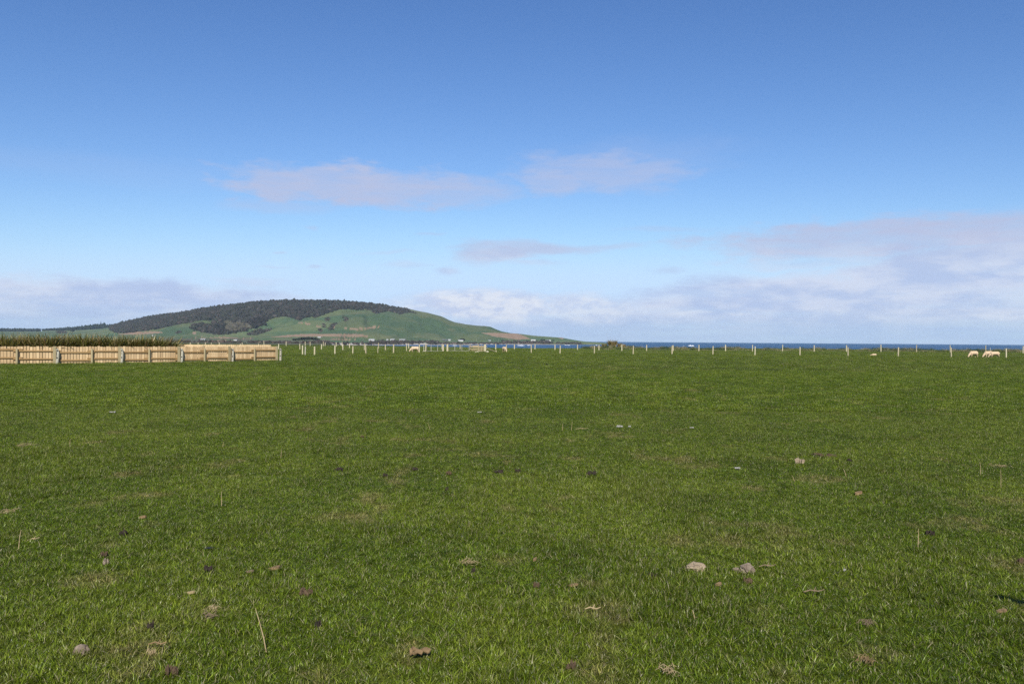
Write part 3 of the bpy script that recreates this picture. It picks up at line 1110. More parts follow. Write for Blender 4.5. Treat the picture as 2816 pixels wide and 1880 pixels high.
def post_mesh(rad_, h_):
    key = (round(rad_, 3), round(h_, 1))
    if key not in _post_cache:
        e = rad_ * 0.12
        me = MB().tube([(0, 0, -0.15), (0, 0, h_ * 0.5), (0, 0, h_ - e), (0, 0, h_)], [rad_ * 1.06, rad_, rad_ * 0.96, rad_ * 0.85], 9).mesh("post")
        me.materials.append(m_fpost)
        _post_cache[key] = me
    return _post_cache[key], key[1]


def wire_fence(posts, label, rad_=0.07, gaps=()):
    """posts: (px, base py, top py)"""
    P_ = []
    for (px, b, tp) in posts:
        q = ground(px, b)
        ht_ = max(0.75, at(px, tp, q.y).z)
        P_.append((q, min(ht_, 1.35), px))
    c = P_[len(P_) // 2][0]
    f = empty("wire_fence", c)
    tag(f, label, "fence")
    for q, h_, px in P_:
        me, hm = post_mesh(rad_ * random.choice((0.9, 1.0, 1.1)), h_)
        o = bpy.data.objects.new("post", me)
        COL.objects.link(o)
        o.parent = f
        o.location = q - c
        o.scale = (1, 1, h_ / hm)
        o.rotation_euler = (random.uniform(-.025, .025), random.uniform(-.03, .03), random.uniform(0, 6))
    for z_ in (0.25, 0.5, 0.75, 0.98):
        mb = MB()
        for (a, ha, pa), (b, hb, pb) in zip(P_, P_[1:]):
            if any(pa <= g[0] and pb >= g[1] for g in gaps):
                continue
            mb.tube([a - c + Vector((0, -0.075, z_ * min(ha, 1.1))), b - c + Vector((0, -0.075, z_ * min(hb, 1.1)))], 0.0018, 4, False)
        mb.build("wire", m_wire, f)
    return f


near_row = [(832, 974.7, 950), (865, 976, 952), (921, 973.7, 949), (970, 973, 952), (1006, 972.8, 948.6), (1082, 971, 945.6), (1153, 969.7, 946)]
wire_fence(near_row, "short row of pale posts left of the gate, nearest the camera")
near_row2 = [(1392.4, 968.4, 947), (1461, 969.9, 947), (1540, 972.2, 949), (1634.3, 972.8, 949.4), (1741, 973.6, 949.6), (1848, 974.4, 949.4), (1960.3, 975.2, 950.3), (2076, 976.6, 951), (2199.7, 977, 953),
             (2332, 979.4, 953), (2470, 980.4, 954.4), (2616, 982.6, 954.6), (2767, 984.4, 957.4), (2930, 986.5, 960)]
wire_fence(near_row2, "nearer long row of pale fence posts running right from the sheep yard")
mid_row = [(661, 962, 945), (711, 961.5, 945), (766, 961.2, 944.7), (824.7, 961, 944.7), (884, 961, 945.6), (943, 963, 948), (1002, 963.5, 943.8), (1060, 964.4, 946.8), (1118, 965.8, 946), (1171, 966, 946)]
wire_fence(mid_row, "middle row of posts running from behind the board fence to the gate")
far_row_l = [(486, 951, 944), (523, 951, 942), (545, 951, 943), (565, 951, 941), (581, 951, 943), (603, 951, 940), (666, 951, 941.5), (726, 951, 938.4), (787, 951.5, 938.4), (839.4, 951.3, 939.7), (889, 952, 939.7),
             (924.5, 953.3, 940.8), (961, 957, 943.8), (1041, 958.6, 943.2), (1124, 958.8, 944.7), (1265.4, 960.5, 946)]
wire_fence(far_row_l, "farthest row of small posts in front of the far shore scrub", 0.075)
extra_l = [(853, 951.5, 939.7), (894, 952, 940.8), (940.6, 952.6, 939.7)]
wire_fence(extra_l, "three posts crowded among the farthest row, below the dark grove", 0.075)
far_row_r = [(1414.6, 961, 947), (1471, 961.2, 947), (1526, 962.6, 947.5), (1588, 963, 947), (1647, 964, 947.5), (1710, 965.4, 947), (1778, 965.6, 947.6), (1851.6, 965.8, 948.5), (1921.8, 965.8, 947), (1995, 966.2, 947),
             (2069, 966.6, 947.5), (2151.8, 966.8, 948.3), (2239, 967.2, 948.3), (2327.7, 967.6, 948.3), (2422.5, 968, 946.4), (2520, 968.4, 947), (2613, 969, 946.5), (2710.7, 969.8, 947.7), (2813, 972.5, 951), (2920, 974, 952)]
wire_fence(far_row_r, "farther long row of posts along the rough grass above the sea", 0.08)

# gates and yard by the bay
m_gate = plain("pale_gate_pipe", (0.44, 0.42, 0.33), (0.36, 0.34, 0.27), 3, 0.6)


def strainer(px, b, t_, rad_, lab, mat=m_fpost):
    q = ground(px, b)
    h_ = at(px, t_, q.y).z
    o = MB().tube([(0, 0, -0.1), (0, 0, h_ * 0.6), (0, 0, h_ - 0.03), (0, 0, h_)], [rad_ * 1.05, rad_, rad_ * .96, rad_ * .8], 10).build("strainer_post", mat, None, q)
    tag(o, lab, "post", "thick posts by the gates")
    return q, h_


strainer(1218.6, 966.6, 947, 0.125, "thick pale post left of the pair beside the closed gate")
strainer(1230.3, 966.4, 946, 0.135, "thick pale post the closed pipe gate hangs on")
strainer(1333.8, 967, 947, 0.14, "thick post at the right end of the wooden yard with a sloping stay")
strainer(1171, 965.8, 946.5, 0.12, "thick post behind the white slab left of the gates")
strainer(1215.6, 961.5, 946, 0.08, "thin post just behind the left thick gate post")


def pipe_gate(pxs, b, t_, label, dy=0.0):
    q0, q1 = ground(pxs[0], b), ground(pxs[-1], b + dy)
    h_ = at(pxs[0], t_, q0.y).z
    c = (q0 + q1) / 2
    g = empty("pipe_gate", c)
    tag(g, label, "gate", "pale pipe gates by the bay")
    z0_ = 0.10
    for z_ in (z0_, h_):
        MB().tube([q0 - c + Vector((0, 0, z_)), q1 - c + Vector((0, 0, z_))], 0.028, 8).build("rail", m_gate, g)
    for px in pxs:
        t = (px - pxs[0]) / (pxs[-1] - pxs[0])
        q = q0.lerp(q1, t) - c
        MB().tube([q + Vector((0, 0, z0_)), q + Vector((0, 0, h_))], 0.03, 8).build("upright", m_gate, g)
    mb = MB()
    for k in range(1, 9):
        z_ = z0_ + (h_ - z0_) * k / 9
        mb.tube([q0 - c + Vector((0, -0.01, z_)), q1 - c + Vector((0, -0.01, z_))], 0.003, 4, False)
    mb.build("mesh_wire", m_wire, g)


pipe_gate([1232.5, 1251, 1270.5, 1290], 965.8, 947, "closed pale pipe gate with three uprights between thick posts and yard rails", 1.2)
pipe_gate([1165, 1184.8, 1203, 1217], 968.2, 949, "pale pipe gate panel left of the thick gate posts", -1.2)

m_yard = plain("weathered_yard_rail", (0.25, 0.20, 0.12), (0.33, 0.27, 0.17), 6)
y0, y1 = ground(1293, 966.4), ground(1332, 966.8)
c = (y0 + y1) / 2
yd = empty("sheep_yard", c)
tag(yd, "small wooden yard of weathered rails between the pipe gate and a thick post", "sheep yard")
for z_, l0, l1 in ((0.62, 0, 1), (0.82, 0, 0.62), (0.38, 0, 1), (0.16, 0.1, 1)):
    a, b = y0.lerp(y1, l0) - c, y0.lerp(y1, l1) - c
    q = (a + b) / 2
    MB().box((0, 0, 0), ((b - a).length, 0.04, 0.10), 0, random.uniform(-.02, .02)).build("rail", m_yard, yd, (q.x, q.y - 0.05, z_))
for t, h_ in ((0.0, 0.95), (0.33, 0.85), (0.6, 1.05), (0.8, 0.9), (0.97, 0.9)):
    q = y0.lerp(y1, t) - c
    MB().tube([(q.x, q.y, -.1), (q.x, q.y, h_)], [0.06, 0.055], 8).build("post", m_yard, yd)
back = Vector((0.2, 4.2, 0))
for z_ in (0.35, 0.7):
    a, b = y0 - c + back, y1 - c + back
    q = (a + b) / 2
    MB().box((0, 0, 0), ((b - a).length, 0.04, 0.12)).build("rail", m_yard, yd, (q.x, q.y, z_))
q0, q1 = ground(1334.5, 966.5), ground(1363.5, 967.8)
o = MB().tube([(0, 0, 0.52), tuple(q1 - q0 + Vector((0, 0, 0.05)))], [0.055, 0.05], 8).build("stay", m_yard, None, q0 + Vector((0, -0.08, 0)))
tag(o, "sloping wooden stay running down from the thick yard post to the grass", "stay")
o = MB().tube([(0, 0, -0.1), (0, 0, 0.22)], 0.09, 9).build("stump_post", m_fpost, None, ground(1364.3, 968))
tag(o, "short pale stump at the foot of the sloping stay", "stump")
o = MB().tube([(0, 0, -0.1), (0, 0, 1.0)], [0.075, 0.07], 9).build("fence_post", m_fpost, None, ground(1363.3, 962.5))
tag(o, "single pale post standing behind the foot of the sloping stay", "fence post")
m_pale = plain("pale_timber_block", (0.52, 0.49, 0.39), (0.42, 0.38, 0.30), 6)
for (px, b, w_, h_, d_, lab) in ((1167.5, 967.6, 0.40, 0.13, 0.3, "low white slab on the grass under the left gate panel"), (1339.8, 968.6, 0.30, 0.15, 0.22, "white block on the grass right of the thick yard post"),
                                 (1313, 968.4, 0.26, 0.10, 0.2, "white block in front of the yard rails"), (1308, 969, 0.22, 0.06, 0.2, "thin white offcut in front of the yard rails, left of the white block"),
                                 (1323, 966.2, 0.55, 0.13, 0.25, "stack of pale pinkish timber lying inside the yard")):
    mb = MB().box((0, 0, h_ / 2), (w_, d_, h_), random.uniform(-.3, .3), 0, 0.008)
    mb.box((w_ * 0.1, 0, h_ + 0.022), (w_ * 0.7, d_ * 0.6, 0.04), 0.4, 0, 0.006)
    o = mb.build("timber_block", m_pale, None, ground(px, b))
    tag(o, lab, "block", "pale blocks lying by the gates")
o = MB().tube([(0, 0, -0.1), (0, 0, 0.75)], [0.04, 0.035], 7).build("stake", m_fpost, None, ground(1039, 971.5))
tag(o, "short thin stake between the posts left of the grazing sheep", "stake")
o = MB().tube([(0, 0, -0.1), (0.02, 0, 0.85)], [0.06, 0.055], 8).build("stake", m_oldpost, None, ground(839, 976))
tag(o, "dull grey weathered post beside the first pale post of the near row", "fence post")
o = MB().tube([(0, 0, -0.1), (0, 0, 0.9)], [0.05, 0.045], 8).build("stake", m_oldpost, None, ground(2723, 970.5))
tag(o, "thin grey stake rising behind the two overlapping sheep", "stake")

# ------------------------------------------------------------------ sheep
m_wool = plain("sheep_wool", (0.42, 0.31, 0.195), (0.54, 0.42, 0.285), 7, 0.95, 0.05, 0.8, 30)


def sheep_mesh(pose):
    """one continuous surface grown from overlapping masses; faces -X; grazing or lying"""
    mb = MB()
    lying = pose == 'lying'
    zc = 0.24 if lying else 0.52
    mb.blob((0.05, 0, zc), (0.46, 0.235, 0.235), 3, 0.05)
    mb.blob((-0.25, 0, zc - 0.01), (0.25, 0.22, 0.235), 3, 0.05)
    mb.blob((0.33, 0, zc + 0.0), (0.24, 0.225, 0.235), 3, 0.05)
    mb.blob((0.55, 0, zc + 0.02), (0.07, 0.045, 0.12), 2, 0.05)
    if pose == 'graze':
        mb.tube([(-0.34, 0, zc + 0.03), (-0.50, 0.01, zc - 0.12), (-0.60, 0.02, zc - 0.27), (-0.64, 0.02, zc - 0.34)], [0.17, 0.13, 0.10, 0.085], 12)
        mb.tube([(-0.60, 0.02, 0.28), (-0.66, 0.025, 0.17), (-0.71, 0.03, 0.07), (-0.72, 0.03, 0.03)], [0.088, 0.085, 0.058, 0.035], 12)
        mb.tube([(-0.60, 0.07, 0.26), (-0.57, 0.19, 0.24)], [0.035, 0.018], 6)
        mb.tube([(-0.60, -0.03, 0.26), (-0.57, -0.15, 0.24)], [0.035, 0.018], 6)
    else:
        mb.tube([(-0.38, 0, zc + 0.02), (-0.60, 0.02, zc - 0.04), (-0.78, 0.03, zc - 0.10)], [0.16, 0.11, 0.09], 12)
        mb.tube([(-0.74, 0.03, 0.16), (-0.90, 0.04, 0.10), (-1.02, 0.05, 0.06)], [0.088, 0.075, 0.045], 12)
        mb.tube([(-0.74, 0.08, 0.19), (-0.70, 0.2, 0.19)], [0.033, 0.018], 6)
        mb.tube([(-0.74, -0.03, 0.19), (-0.70, -0.15, 0.19)], [0.033, 0.018], 6)
    if lying:
        for s_ in (-1, 1):
            mb.tube([(-0.3, 0.15 * s_, 0.12), (-0.5, 0.16 * s_, 0.07), (-0.38, 0.17 * s_, 0.04)], [0.07, 0.05, 0.035], 8)
            mb.tube([(0.35, 0.16 * s_, 0.14), (0.2, 0.25 * s_, 0.08), (0.38, 0.27 * s_, 0.04)], [0.1, 0.06, 0.035], 8)
    else:
        for s_ in (-1, 1):
            k = 0.05 * s_
            mb.tube([(-0.28 + k, 0.115 * s_, 0.44), (-0.30 + k, 0.115 * s_, 0.25), (-0.285 + k, 0.11 * s_, 0.10), (-0.30 + k, 0.11 * s_, 0.0)], [0.095, 0.055, 0.036, 0.042], 9)
            mb.tube([(0.36 - k, 0.12 * s_, 0.50), (0.32 - k, 0.12 * s_, 0.36), (0.43 - k, 0.115 * s_, 0.22), (0.40 - k, 0.11 * s_, 0.09), (0.385 - k, 0.11 * s_, 0.0)], [0.13, 0.085, 0.045, 0.036, 0.042], 9)
    me = mb.mesh("sheep")
    o = bpy.data.objects.new("tmp", me)
    COL.objects.link(o)
    md = o.modifiers.new("r", 'REMESH')
    md.mode = 'VOXEL'
    md.voxel_size = 0.022
    md2 = o.modifiers.new("s", 'SMOOTH')
    md2.iterations = 4
    dg = bpy.context.evaluated_depsgraph_get()
    res = bpy.data.meshes.new_from_object(o.evaluated_get(dg))
    bpy.data.objects.remove(o)
    res.polygons.foreach_set('use_smooth', np.ones(len(res.polygons), dtype=bool))
    res.materials.clear()
    res.materials.append(m_wool)
    return res


graze, lying = sheep_mesh('graze'), sheep_mesh('lying')
for (px, b, me, rz, s, lab) in ((2677, 982.8, graze, 0.25, 1.0, "cream sheep grazing alone left of the overlapping pair by the right posts"),
                                (2718, 983.2, graze, 0.15, 1.0, "cream sheep grazing, front one of the overlapping pair, left partly behind its neighbour"),
                                (2735, 983.6, graze, -0.1, 0.95, "cream sheep grazing, rightmost, overlapping the sheep to its left"),
                                (1140.5, 968.2, graze, 0.2, 0.98, "cream sheep grazing by the white post left of the gates"),
                                (1388, 968.2, graze, 2.0, 0.98, "cream sheep seen end-on grazing beside the first post right of the yard"),
                                (2404, 978.0, lying, 0.1, 0.55, "pale sheep lying low in the grass between the right fence posts")):
    o = link_mesh("sheep", me, None, None, ground(px, b))
    o.rotation_euler.z = rz
    o.scale = (s, s, s)
    tag(o, lab, "sheep", "sheep in the paddock")

# bird
bq = ground(1504, 1006)
mb = MB().blob((0, 0, 0.085), (0.07, 0.042, 0.052), 2, 0.05)
mb.tube([(-0.03, 0, 0.10), (-0.055, 0, 0.135), (-0.07, 0, 0.15)], [0.035, 0.028, 0.022], 8).blob((-0.072, 0, 0.155), (0.028, 0.024, 0.024), 2, 0.03)
mb.tube([(-0.09, 0, 0.155), (-0.125, 0, 0.15)], [0.009, 0.002], 6)
mb.tube([(0.05, 0, 0.085), (0.12, 0, 0.07), (0.16, 0, 0.062)], [0.03, 0.02, 0.012], 6)
for s_ in (-1, 1):
    mb.tube([(0.0, 0.018 * s_, 0.05), (0.005, 0.02 * s_, 0.0)], 0.004, 5)
tag(mb.build("bird", plain("dark_feathers", (0.012, 0.012, 0.014), None, 9, 0.5), None, bq, True, rz=1.1), "tiny black bird standing alone in the middle of the paddock", "bird")

# ------------------------------------------------------------------ flax hedge and coastal bushes
def blades(n, rbase, hmin, hmax, width, spread, droop, segs=4):
    """upright strap leaves, returns verts and quads plus a per-vertex leaf random"""
    V, Q, C_ = [], [], []
    for k in range(n):
        a = rng.uniform(0, 2 * math.pi)
        r0 = rbase * math.sqrt(rng.uniform(0, 1))
        bx, by = r0 * math.cos(a), r0 * math.sin(a)
        lean = spread * (0.25 + r0 / max(rbase, 1e-4)) * rng.uniform(0.3, 1.1)
        aa = a + rng.normal(0, 0.5)
        h_ = rng.uniform(hmin, hmax)
        wv = width * rng.uniform(0.7, 1.3)
        tx, ty = -math.sin(aa + rng.normal(0, 0.6)), math.cos(aa + rng.normal(0, 0.6))
        tl = math.hypot(tx, ty)
        tx, ty = tx / tl, ty / tl
        dr = droop * rng.uniform(0, 1)
        b = len(V)
        cr = rng.uniform(0, 1)
        for s in range(segs + 1):
            t = s / segs
            q = lean * h_ * (t ** 1.6)
            z_ = h_ * (t - dr * t ** 3)
            ww = wv * (0.75 + 0.5 * t if t < 0.4 else 0.95 * (1 - t) / 0.6 + 0.06)
            x_, y_ = bx + q * math.cos(aa), by + q * math.sin(aa)
            V.append((x_ - tx * ww / 2, y_ - ty * ww / 2, z_))
            V.append((x_ + tx * ww / 2, y_ + ty * ww / 2, z_))
            C_ += [cr, cr]
        for s in range(segs):
            Q.append((b + 2 * s, b + 2 * s + 1, b + 2 * s + 3, b + 2 * s + 2))
    return np.array(V), np.array(Q), np.array(C_)


def leaf_mat(name, trans=0.3, rough=0.5, spec=0.4):
    def build(nt, p):
        at_ = nt.new('ShaderNodeAttribute', attribute_name='cover')
        nt.l.new(at_.outputs['Color'], p.inputs['Base Color'])
        tr = nt.new('ShaderNodeBsdfTranslucent')
        nt.l.new(nt.mix(1.0, at_.outputs['Color'], (1.2, 1.3, 0.6, 1), 'MULTIPLY'), tr.inputs['Color'])
        ms = nt.new('ShaderNodeMixShader')
        ms.inputs[0].default_value = trans
        nt.l.new(p.outputs[0], ms.inputs[1])
        nt.l.new(tr.outputs[0], ms.inputs[2])
        out = [n for n in nt.n if n.type == 'OUTPUT_MATERIAL'][0]
        nt.l.new(ms.outputs[0], out.inputs['Surface'])
    return material(name, build, rough, spec)


m_flax = leaf_mat("flax_leaf", 0.25)


def pal(cr, cols):
    cols = np.array(cols)
    k = np.clip((cr * len(cols)).astype(int), 0, len(cols) - 1)
    return cols[k] * (0.8 + 0.5 * ((cr * 97.3) % 1.0))[:, None]


flax_cols = [(0.085, 0.085, 0.016), (0.145, 0.135, 0.030), (0.085, 0.075, 0.020), (0.230, 0.190, 0.060), (0.150, 0.085, 0.032), (0.055, 0.058, 0.012), (0.34, 0.27, 0.13), (0.15, 0.14, 0.035)]
ordn = ['first', 'second', 'third', 'fourth', 'fifth', 'sixth', 'seventh', 'eighth', 'ninth', 'tenth', 'eleventh', 'twelfth', 'thirteenth', 'fourteenth', 'fifteenth', 'sixteenth']
bush_px = [6, 40, 74, 108, 140, 170, 204, 238, 270, 300, 332, 366, 398, 424, 446]
top_py = [919, 921, 919, 917, 920, 920, 921, 917.5, 922, 922, 923, 925, 922, 924, 926]
protos = []
for k in range(5):
    protos.append(blades(380, 0.70, 1.40, 2.05, 0.085, 0.50, 0.34))
for k, (px, tp) in enumerate(zip(bush_px, top_py)):
    p, dr, nn = along(d_of_px(px))
    q = p + nn * random.uniform(1.3, 1.7)
    x_, _ = proj(q.x, q.y, 0.0)
    q = q + dr * ((px - x_) * q.y / F * 0.9)
    h_ = at(px, tp + 1, q.y).z
    V, Q, cr = protos[k % 5]
    a = random.uniform(0, 6.28)
    ca, sa = math.cos(a), math.sin(a)
    V2 = np.stack([(V[:, 0] * ca - V[:, 1] * sa) * 1.15, (V[:, 0] * sa + V[:, 1] * ca) * 1.15, V[:, 2] * h_ / 1.80], -1)
    crk = (cr + random.uniform(0, 1)) % 1.0
    o = from_np("flax_bush", V2, Q, m_flax, color=pal(crk, flax_cols) * random.uniform(0.8, 1.15), loc=q)
    if k == 0:
        lab = "spiky flax bush behind the board fence at the left edge of the photo"
    elif k == len(bush_px) - 1:
        lab = "low spiky flax bush at the right end of the hedge behind the board fence"
    else:
        lab = "spiky flax bush in the hedge behind the board fence, %s from the left" % ordn[k]
    tag(o, lab, "flax bush", "flax bushes of the hedge")
# a second, partly hidden line of flax beyond and a few out of frame to the left
for k, px in enumerate((-40, -80, -120)):
    p, dr, nn = along(d_of_px(px))
    V, Q, cr = protos[k]
    o = from_np("flax_bush", V * 1.0, Q, m_flax, color=pal(cr, flax_cols), loc=p + nn * 1.5)
    tag(o, "spiky flax bush of the hedge just beyond the left edge, %s outwards" % ordn[k], "flax bush", "flax bushes of the hedge")
hv, hq, hc, off = [], [], [], 0
for d_ in np.arange(0.3, d_of_px(444), 0.55):
    p, dr, nn = along(d_)
    V, Q, cr = blades(110, 0.55, 1.2, 1.72, 0.08, 0.4, 0.25)
    hv.append(V + np.array((p + nn * (2.6 + random.uniform(-.3, .3)))[:]))
    hq.append(Q + off)
    hc.append(pal(cr, flax_cols))
    off += len(V)
tag(from_np("flax_understorey", np.concatenate(hv), np.concatenate(hq), m_flax, color=np.concatenate(hc)), kind='stuff')

shr_cols = [(0.10, 0.075, 0.03), (0.13, 0.10, 0.04), (0.07, 0.062, 0.025), (0.055, 0.062, 0.022), (0.16, 0.13, 0.06)]
for px, Y, h_, r_, lab in ((474, 72, 1.25, 1.1, "low brown shrub just right of the flax hedge"), (506, 78, 1.15, 1.0, "low brown shrub behind the second post beyond the board fence"), (532, 80, 1.05, 1.0, "rightmost low brown shrub behind the board fence")):
    q = at(px, 940, Y)
    V, Q, cr = blades(200, r_, h_ * 0.5, h_, 0.06, 0.5, 0.3)
    o = from_np("shrub", V, Q, m_flax, color=pal(cr, shr_cols), loc=(q.x, q.y, 0))
    tag(o, lab, "shrub", "brown shrubs behind the board fence")

gold = [(0.23, 0.165, 0.055), (0.17, 0.13, 0.045), (0.10, 0.085, 0.03), (0.24, 0.17, 0.07), (0.085, 0.08, 0.03), (0.30, 0.25, 0.15)]
for px, py, wpx, hpx, n, lab in ((1684, 959.5, 34, 24, 420, "tallest golden brown flax clump on the grassy mound by the sea"), (1662, 961.5, 22, 13, 240, "low brown tussock at the left foot of the golden flax clump"),
                                 (1704, 959, 20, 14, 220, "dull brown bush right of the golden flax clump beside a post"), (1716, 960, 14, 11, 140, "small pale brown tussock right of the post by the golden flax")):
    Y = 164.0
    q = at(px, py, Y)
    s = Y / F
    V, Q, cr = blades(n, wpx * s * 0.30, hpx * s * 0.45, hpx * s * 0.98, 0.09, 0.45, 0.3)
    o = from_np("flax_clump", V, Q, m_flax, color=pal(cr, gold), loc=(q.x, Y, float(field_z(np.array([q.x]), np.array([Y]))[0]) - 0.02))
    tag(o, lab, "flax clump", "brown clumps on the mound")
q = at(1682, 958, 164.2)
mb = MB()
for a, h_ in ((-0.9, 2.9), (-0.2, 2.2), (0.3, 2.35), (0.7, 2.0)):
    mb.tube([(a * 0.3, 0, 0.2), (a * 0.8, 0.1, h_ * 0.6), (a * 1.15, 0.15, h_)], [0.016, 0.013, 0.008], 5)
tag(mb.build("flower_stalk", plain("dry_stalk_grey", (0.22, 0.18, 0.13), None, 5), None, (q.x, 164.2, 0.3)), "thin dry flower stalks rising out of the golden flax clump", "stalks")

# ------------------------------------------------------------------ grass
def tuft(name, n, rad_, hmin, hmax, width, spread, segs=3, mat=None):
    V, Q, cr = blades(n, rad_, hmin, hmax, width, spread, 0.35, segs)
    me = bpy.data.meshes.new(name)
    me.from_pydata([tuple(v) for v in V], [], [tuple(q) for q in Q])
    me.update()
    at_ = me.attributes.new('leaf', 'FLOAT', 'POINT')
    at_.data.foreach_set('value', cr.astype(np.float32))
    me.polygons.foreach_set('use_smooth', np.ones(len(me.polygons), dtype=bool))
    me.materials.append(mat)
    return bpy.data.objects.new(name, me)


def build_grass(nt, p):
    ti = nt.new('ShaderNodeAttribute', attribute_type='INSTANCER', attribute_name='tint')
    lf = nt.new('ShaderNodeAttribute', attribute_name='leaf')
    k = nt.math('ADD', 0.40, nt.math('MULTIPLY', nt.math('POWER', lf.outputs['Fac'], 1.6), 1.5))
    c = nt.mix(1.0, ti.outputs['Color'], nt.comb(k, k, k), 'MULTIPLY')
    lf2 = nt.math('FRACT', nt.math('MULTIPLY', lf.outputs['Fac'], 43.7))
    c = nt.mix(nt.mapr(lf2, 0.90, 0.97, 0, 0.75), c, (0.30, 0.26, 0.15, 1))
    nt.l.new(c, p.inputs['Base Color'])
    tr = nt.new('ShaderNodeBsdfTranslucent')
    nt.l.new(nt.mix(1.0, c, (1.3, 1.35, 0.5, 1), 'MULTIPLY'), tr.inputs['Color'])
    ms = nt.new('ShaderNodeMixShader')
    ms.inputs[0].default_value = 0.30
    nt.l.new(p.outputs[0], ms.inputs[1])
    nt.l.new(tr.outputs[0], ms.inputs[2])
    out = [n for n in nt.n if n.type == 'OUTPUT_MATERIAL'][0]
    nt.l.new(ms.outputs[0], out.inputs['Surface'])


m_grass = material("grass_blade", build_grass, 0.34, 0.22)


def tuft_collection(name, specs):
    c = bpy.data.collections.new(name)
    for i, s in enumerate(specs):
        c.objects.link(tuft("%s_%02d" % (name, i), *s, mat=m_grass))
    return c


def scatter(name, coll, pos, rot, scl, idx, tint):
    me = bpy.data.meshes.new(name)
    me.vertices.add(len(pos))
    me.vertices.foreach_set('co', np.asarray(pos, np.float32).ravel())
    for nm, typ, key, arr in (('rot', 'FLOAT_VECTOR', 'vector', rot), ('scl', 'FLOAT_VECTOR', 'vector', scl)):
        a = me.attributes.new(nm, typ, 'POINT')
        a.data.foreach_set(key, np.asarray(arr, np.float32).ravel())
    a = me.attributes.new('idx', 'INT', 'POINT')
    a.data.foreach_set('value', np.asarray(idx, np.int32))
    a = me.attributes.new('tint', 'FLOAT_COLOR', 'POINT')
    a.data.foreach_set('color', np.concatenate([tint, np.ones((len(pos), 1))], 1).astype(np.float32).ravel())
    o = link_mesh(name, me)
    g = bpy.data.node_groups.new(name, 'GeometryNodeTree')
    g.interface.new_socket(name='Geometry', in_out='INPUT', socket_type='NodeSocketGeometry')
    g.interface.new_socket(name='Geometry', in_out='OUTPUT', socket_type='NodeSocketGeometry')
    gi, go = g.nodes.new('NodeGroupInput'), g.nodes.new('NodeGroupOutput')
    ip = g.nodes.new('GeometryNodeInstanceOnPoints')
    ci = g.nodes.new('GeometryNodeCollectionInfo')
    ci.inputs['Collection'].default_value = coll
    ci.inputs['Separate Children'].default_value = True
    ci.inputs['Reset Children'].default_value = True
    ip.inputs['Pick Instance'].default_value = True

    def na(nm, t):
        n = g.nodes.new('GeometryNodeInputNamedAttribute')
        n.data_type = t
        n.inputs['Name'].default_value = nm
        return n.outputs['Attribute']
    g.links.new(gi.outputs[0], ip.inputs['Points'])
    g.links.new(ci.outputs[0], ip.inputs['Instance'])
    g.links.new(na('idx', 'INT'), ip.inputs['Instance Index'])
    e2r = g.nodes.new('FunctionNodeEulerToRotation')
    g.links.new(na('rot', 'FLOAT_VECTOR'), e2r.inputs[0])
    g.links.new(e2r.outputs[0], ip.inputs['Rotation'])
    g.links.new(na('scl', 'FLOAT_VECTOR'), ip.inputs['Scale'])
    g.links.new(ip.outputs[0], go.inputs[0])
    md = o.modifiers.new("scatter", 'NODES')
    md.node_group = g
    return tag(o, kind='stuff')


def grass_tint(x, y):
    big = fbm(x / 9.0, y / 14.0, 101, 4)
    med = fbm(x / 1.1, y / 1.5, 111, 4)
    fin = rng.uniform(0, 1, len(x))
    s = 0.22 * (big - 0.5) + 0.42 * (med - 0.5) + 0.46 * (fin - 0.5)
    D, Mi, Li, Dr = (np.array(c) for c in (G_DARK, G_MID, G_LIGHT, G_DRY))
    a = sstep(-0.22, 0.02, s)[:, None]
    b = sstep(0.02, 0.26, s)[:, None]
    c = D * (1 - a) + Mi * a
    c = c * (1 - b) + Li * b
    dry = fbm(x / 0.45 + 50, y / 0.6, 121, 3) + 0.25 * (fbm(x / 5.0, y / 7.0, 131, 3) - 0.5)
    dd = (sstep(0.66, 0.86, dry) * (0.15 + 0.85 * rng.uniform(0, 1, len(x)) ** 1.5))[:, None]
    c = c * (1 - dd) + Dr * dd
    c = c * rng.uniform(0.78, 1.25, (len(x), 1))
    lush = sstep(0.58, 0.72, fbm(x / 0.55 + 9, y / 0.7, 141, 3))
    c = c * (1 - 0.18 * lush[:, None])
    hgt_ = (0.75 + 0.5 * med) * (1 + 0.55 * lush) * (1 - 0.35 * dd[:, 0]) * rng.uniform(0.75, 1.25, len(x))
    return c, hgt_


def zone(y0_, y1_, dens, marg=2.0):
    area = lambda yy: 0.64 * yy * yy + 2 * marg * yy
    A = area(y1_) - area(y0_)
    n = int(A * dens)
    yy = np.sqrt(rng.uniform(y0_ ** 2, y1_ ** 2, int(n * 1.6)))
    xx = rng.uniform(-1, 1, len(yy)) * (0.66 * yy + marg)
    # thin to a uniform area density
    keep = rng.uniform(0, 1, len(yy)) < (0.66 * yy + marg) / yy / ((0.66 * y0_ + marg) / y0_)
    xx, yy = xx[keep][:n], yy[keep][:n]
    return xx, yy


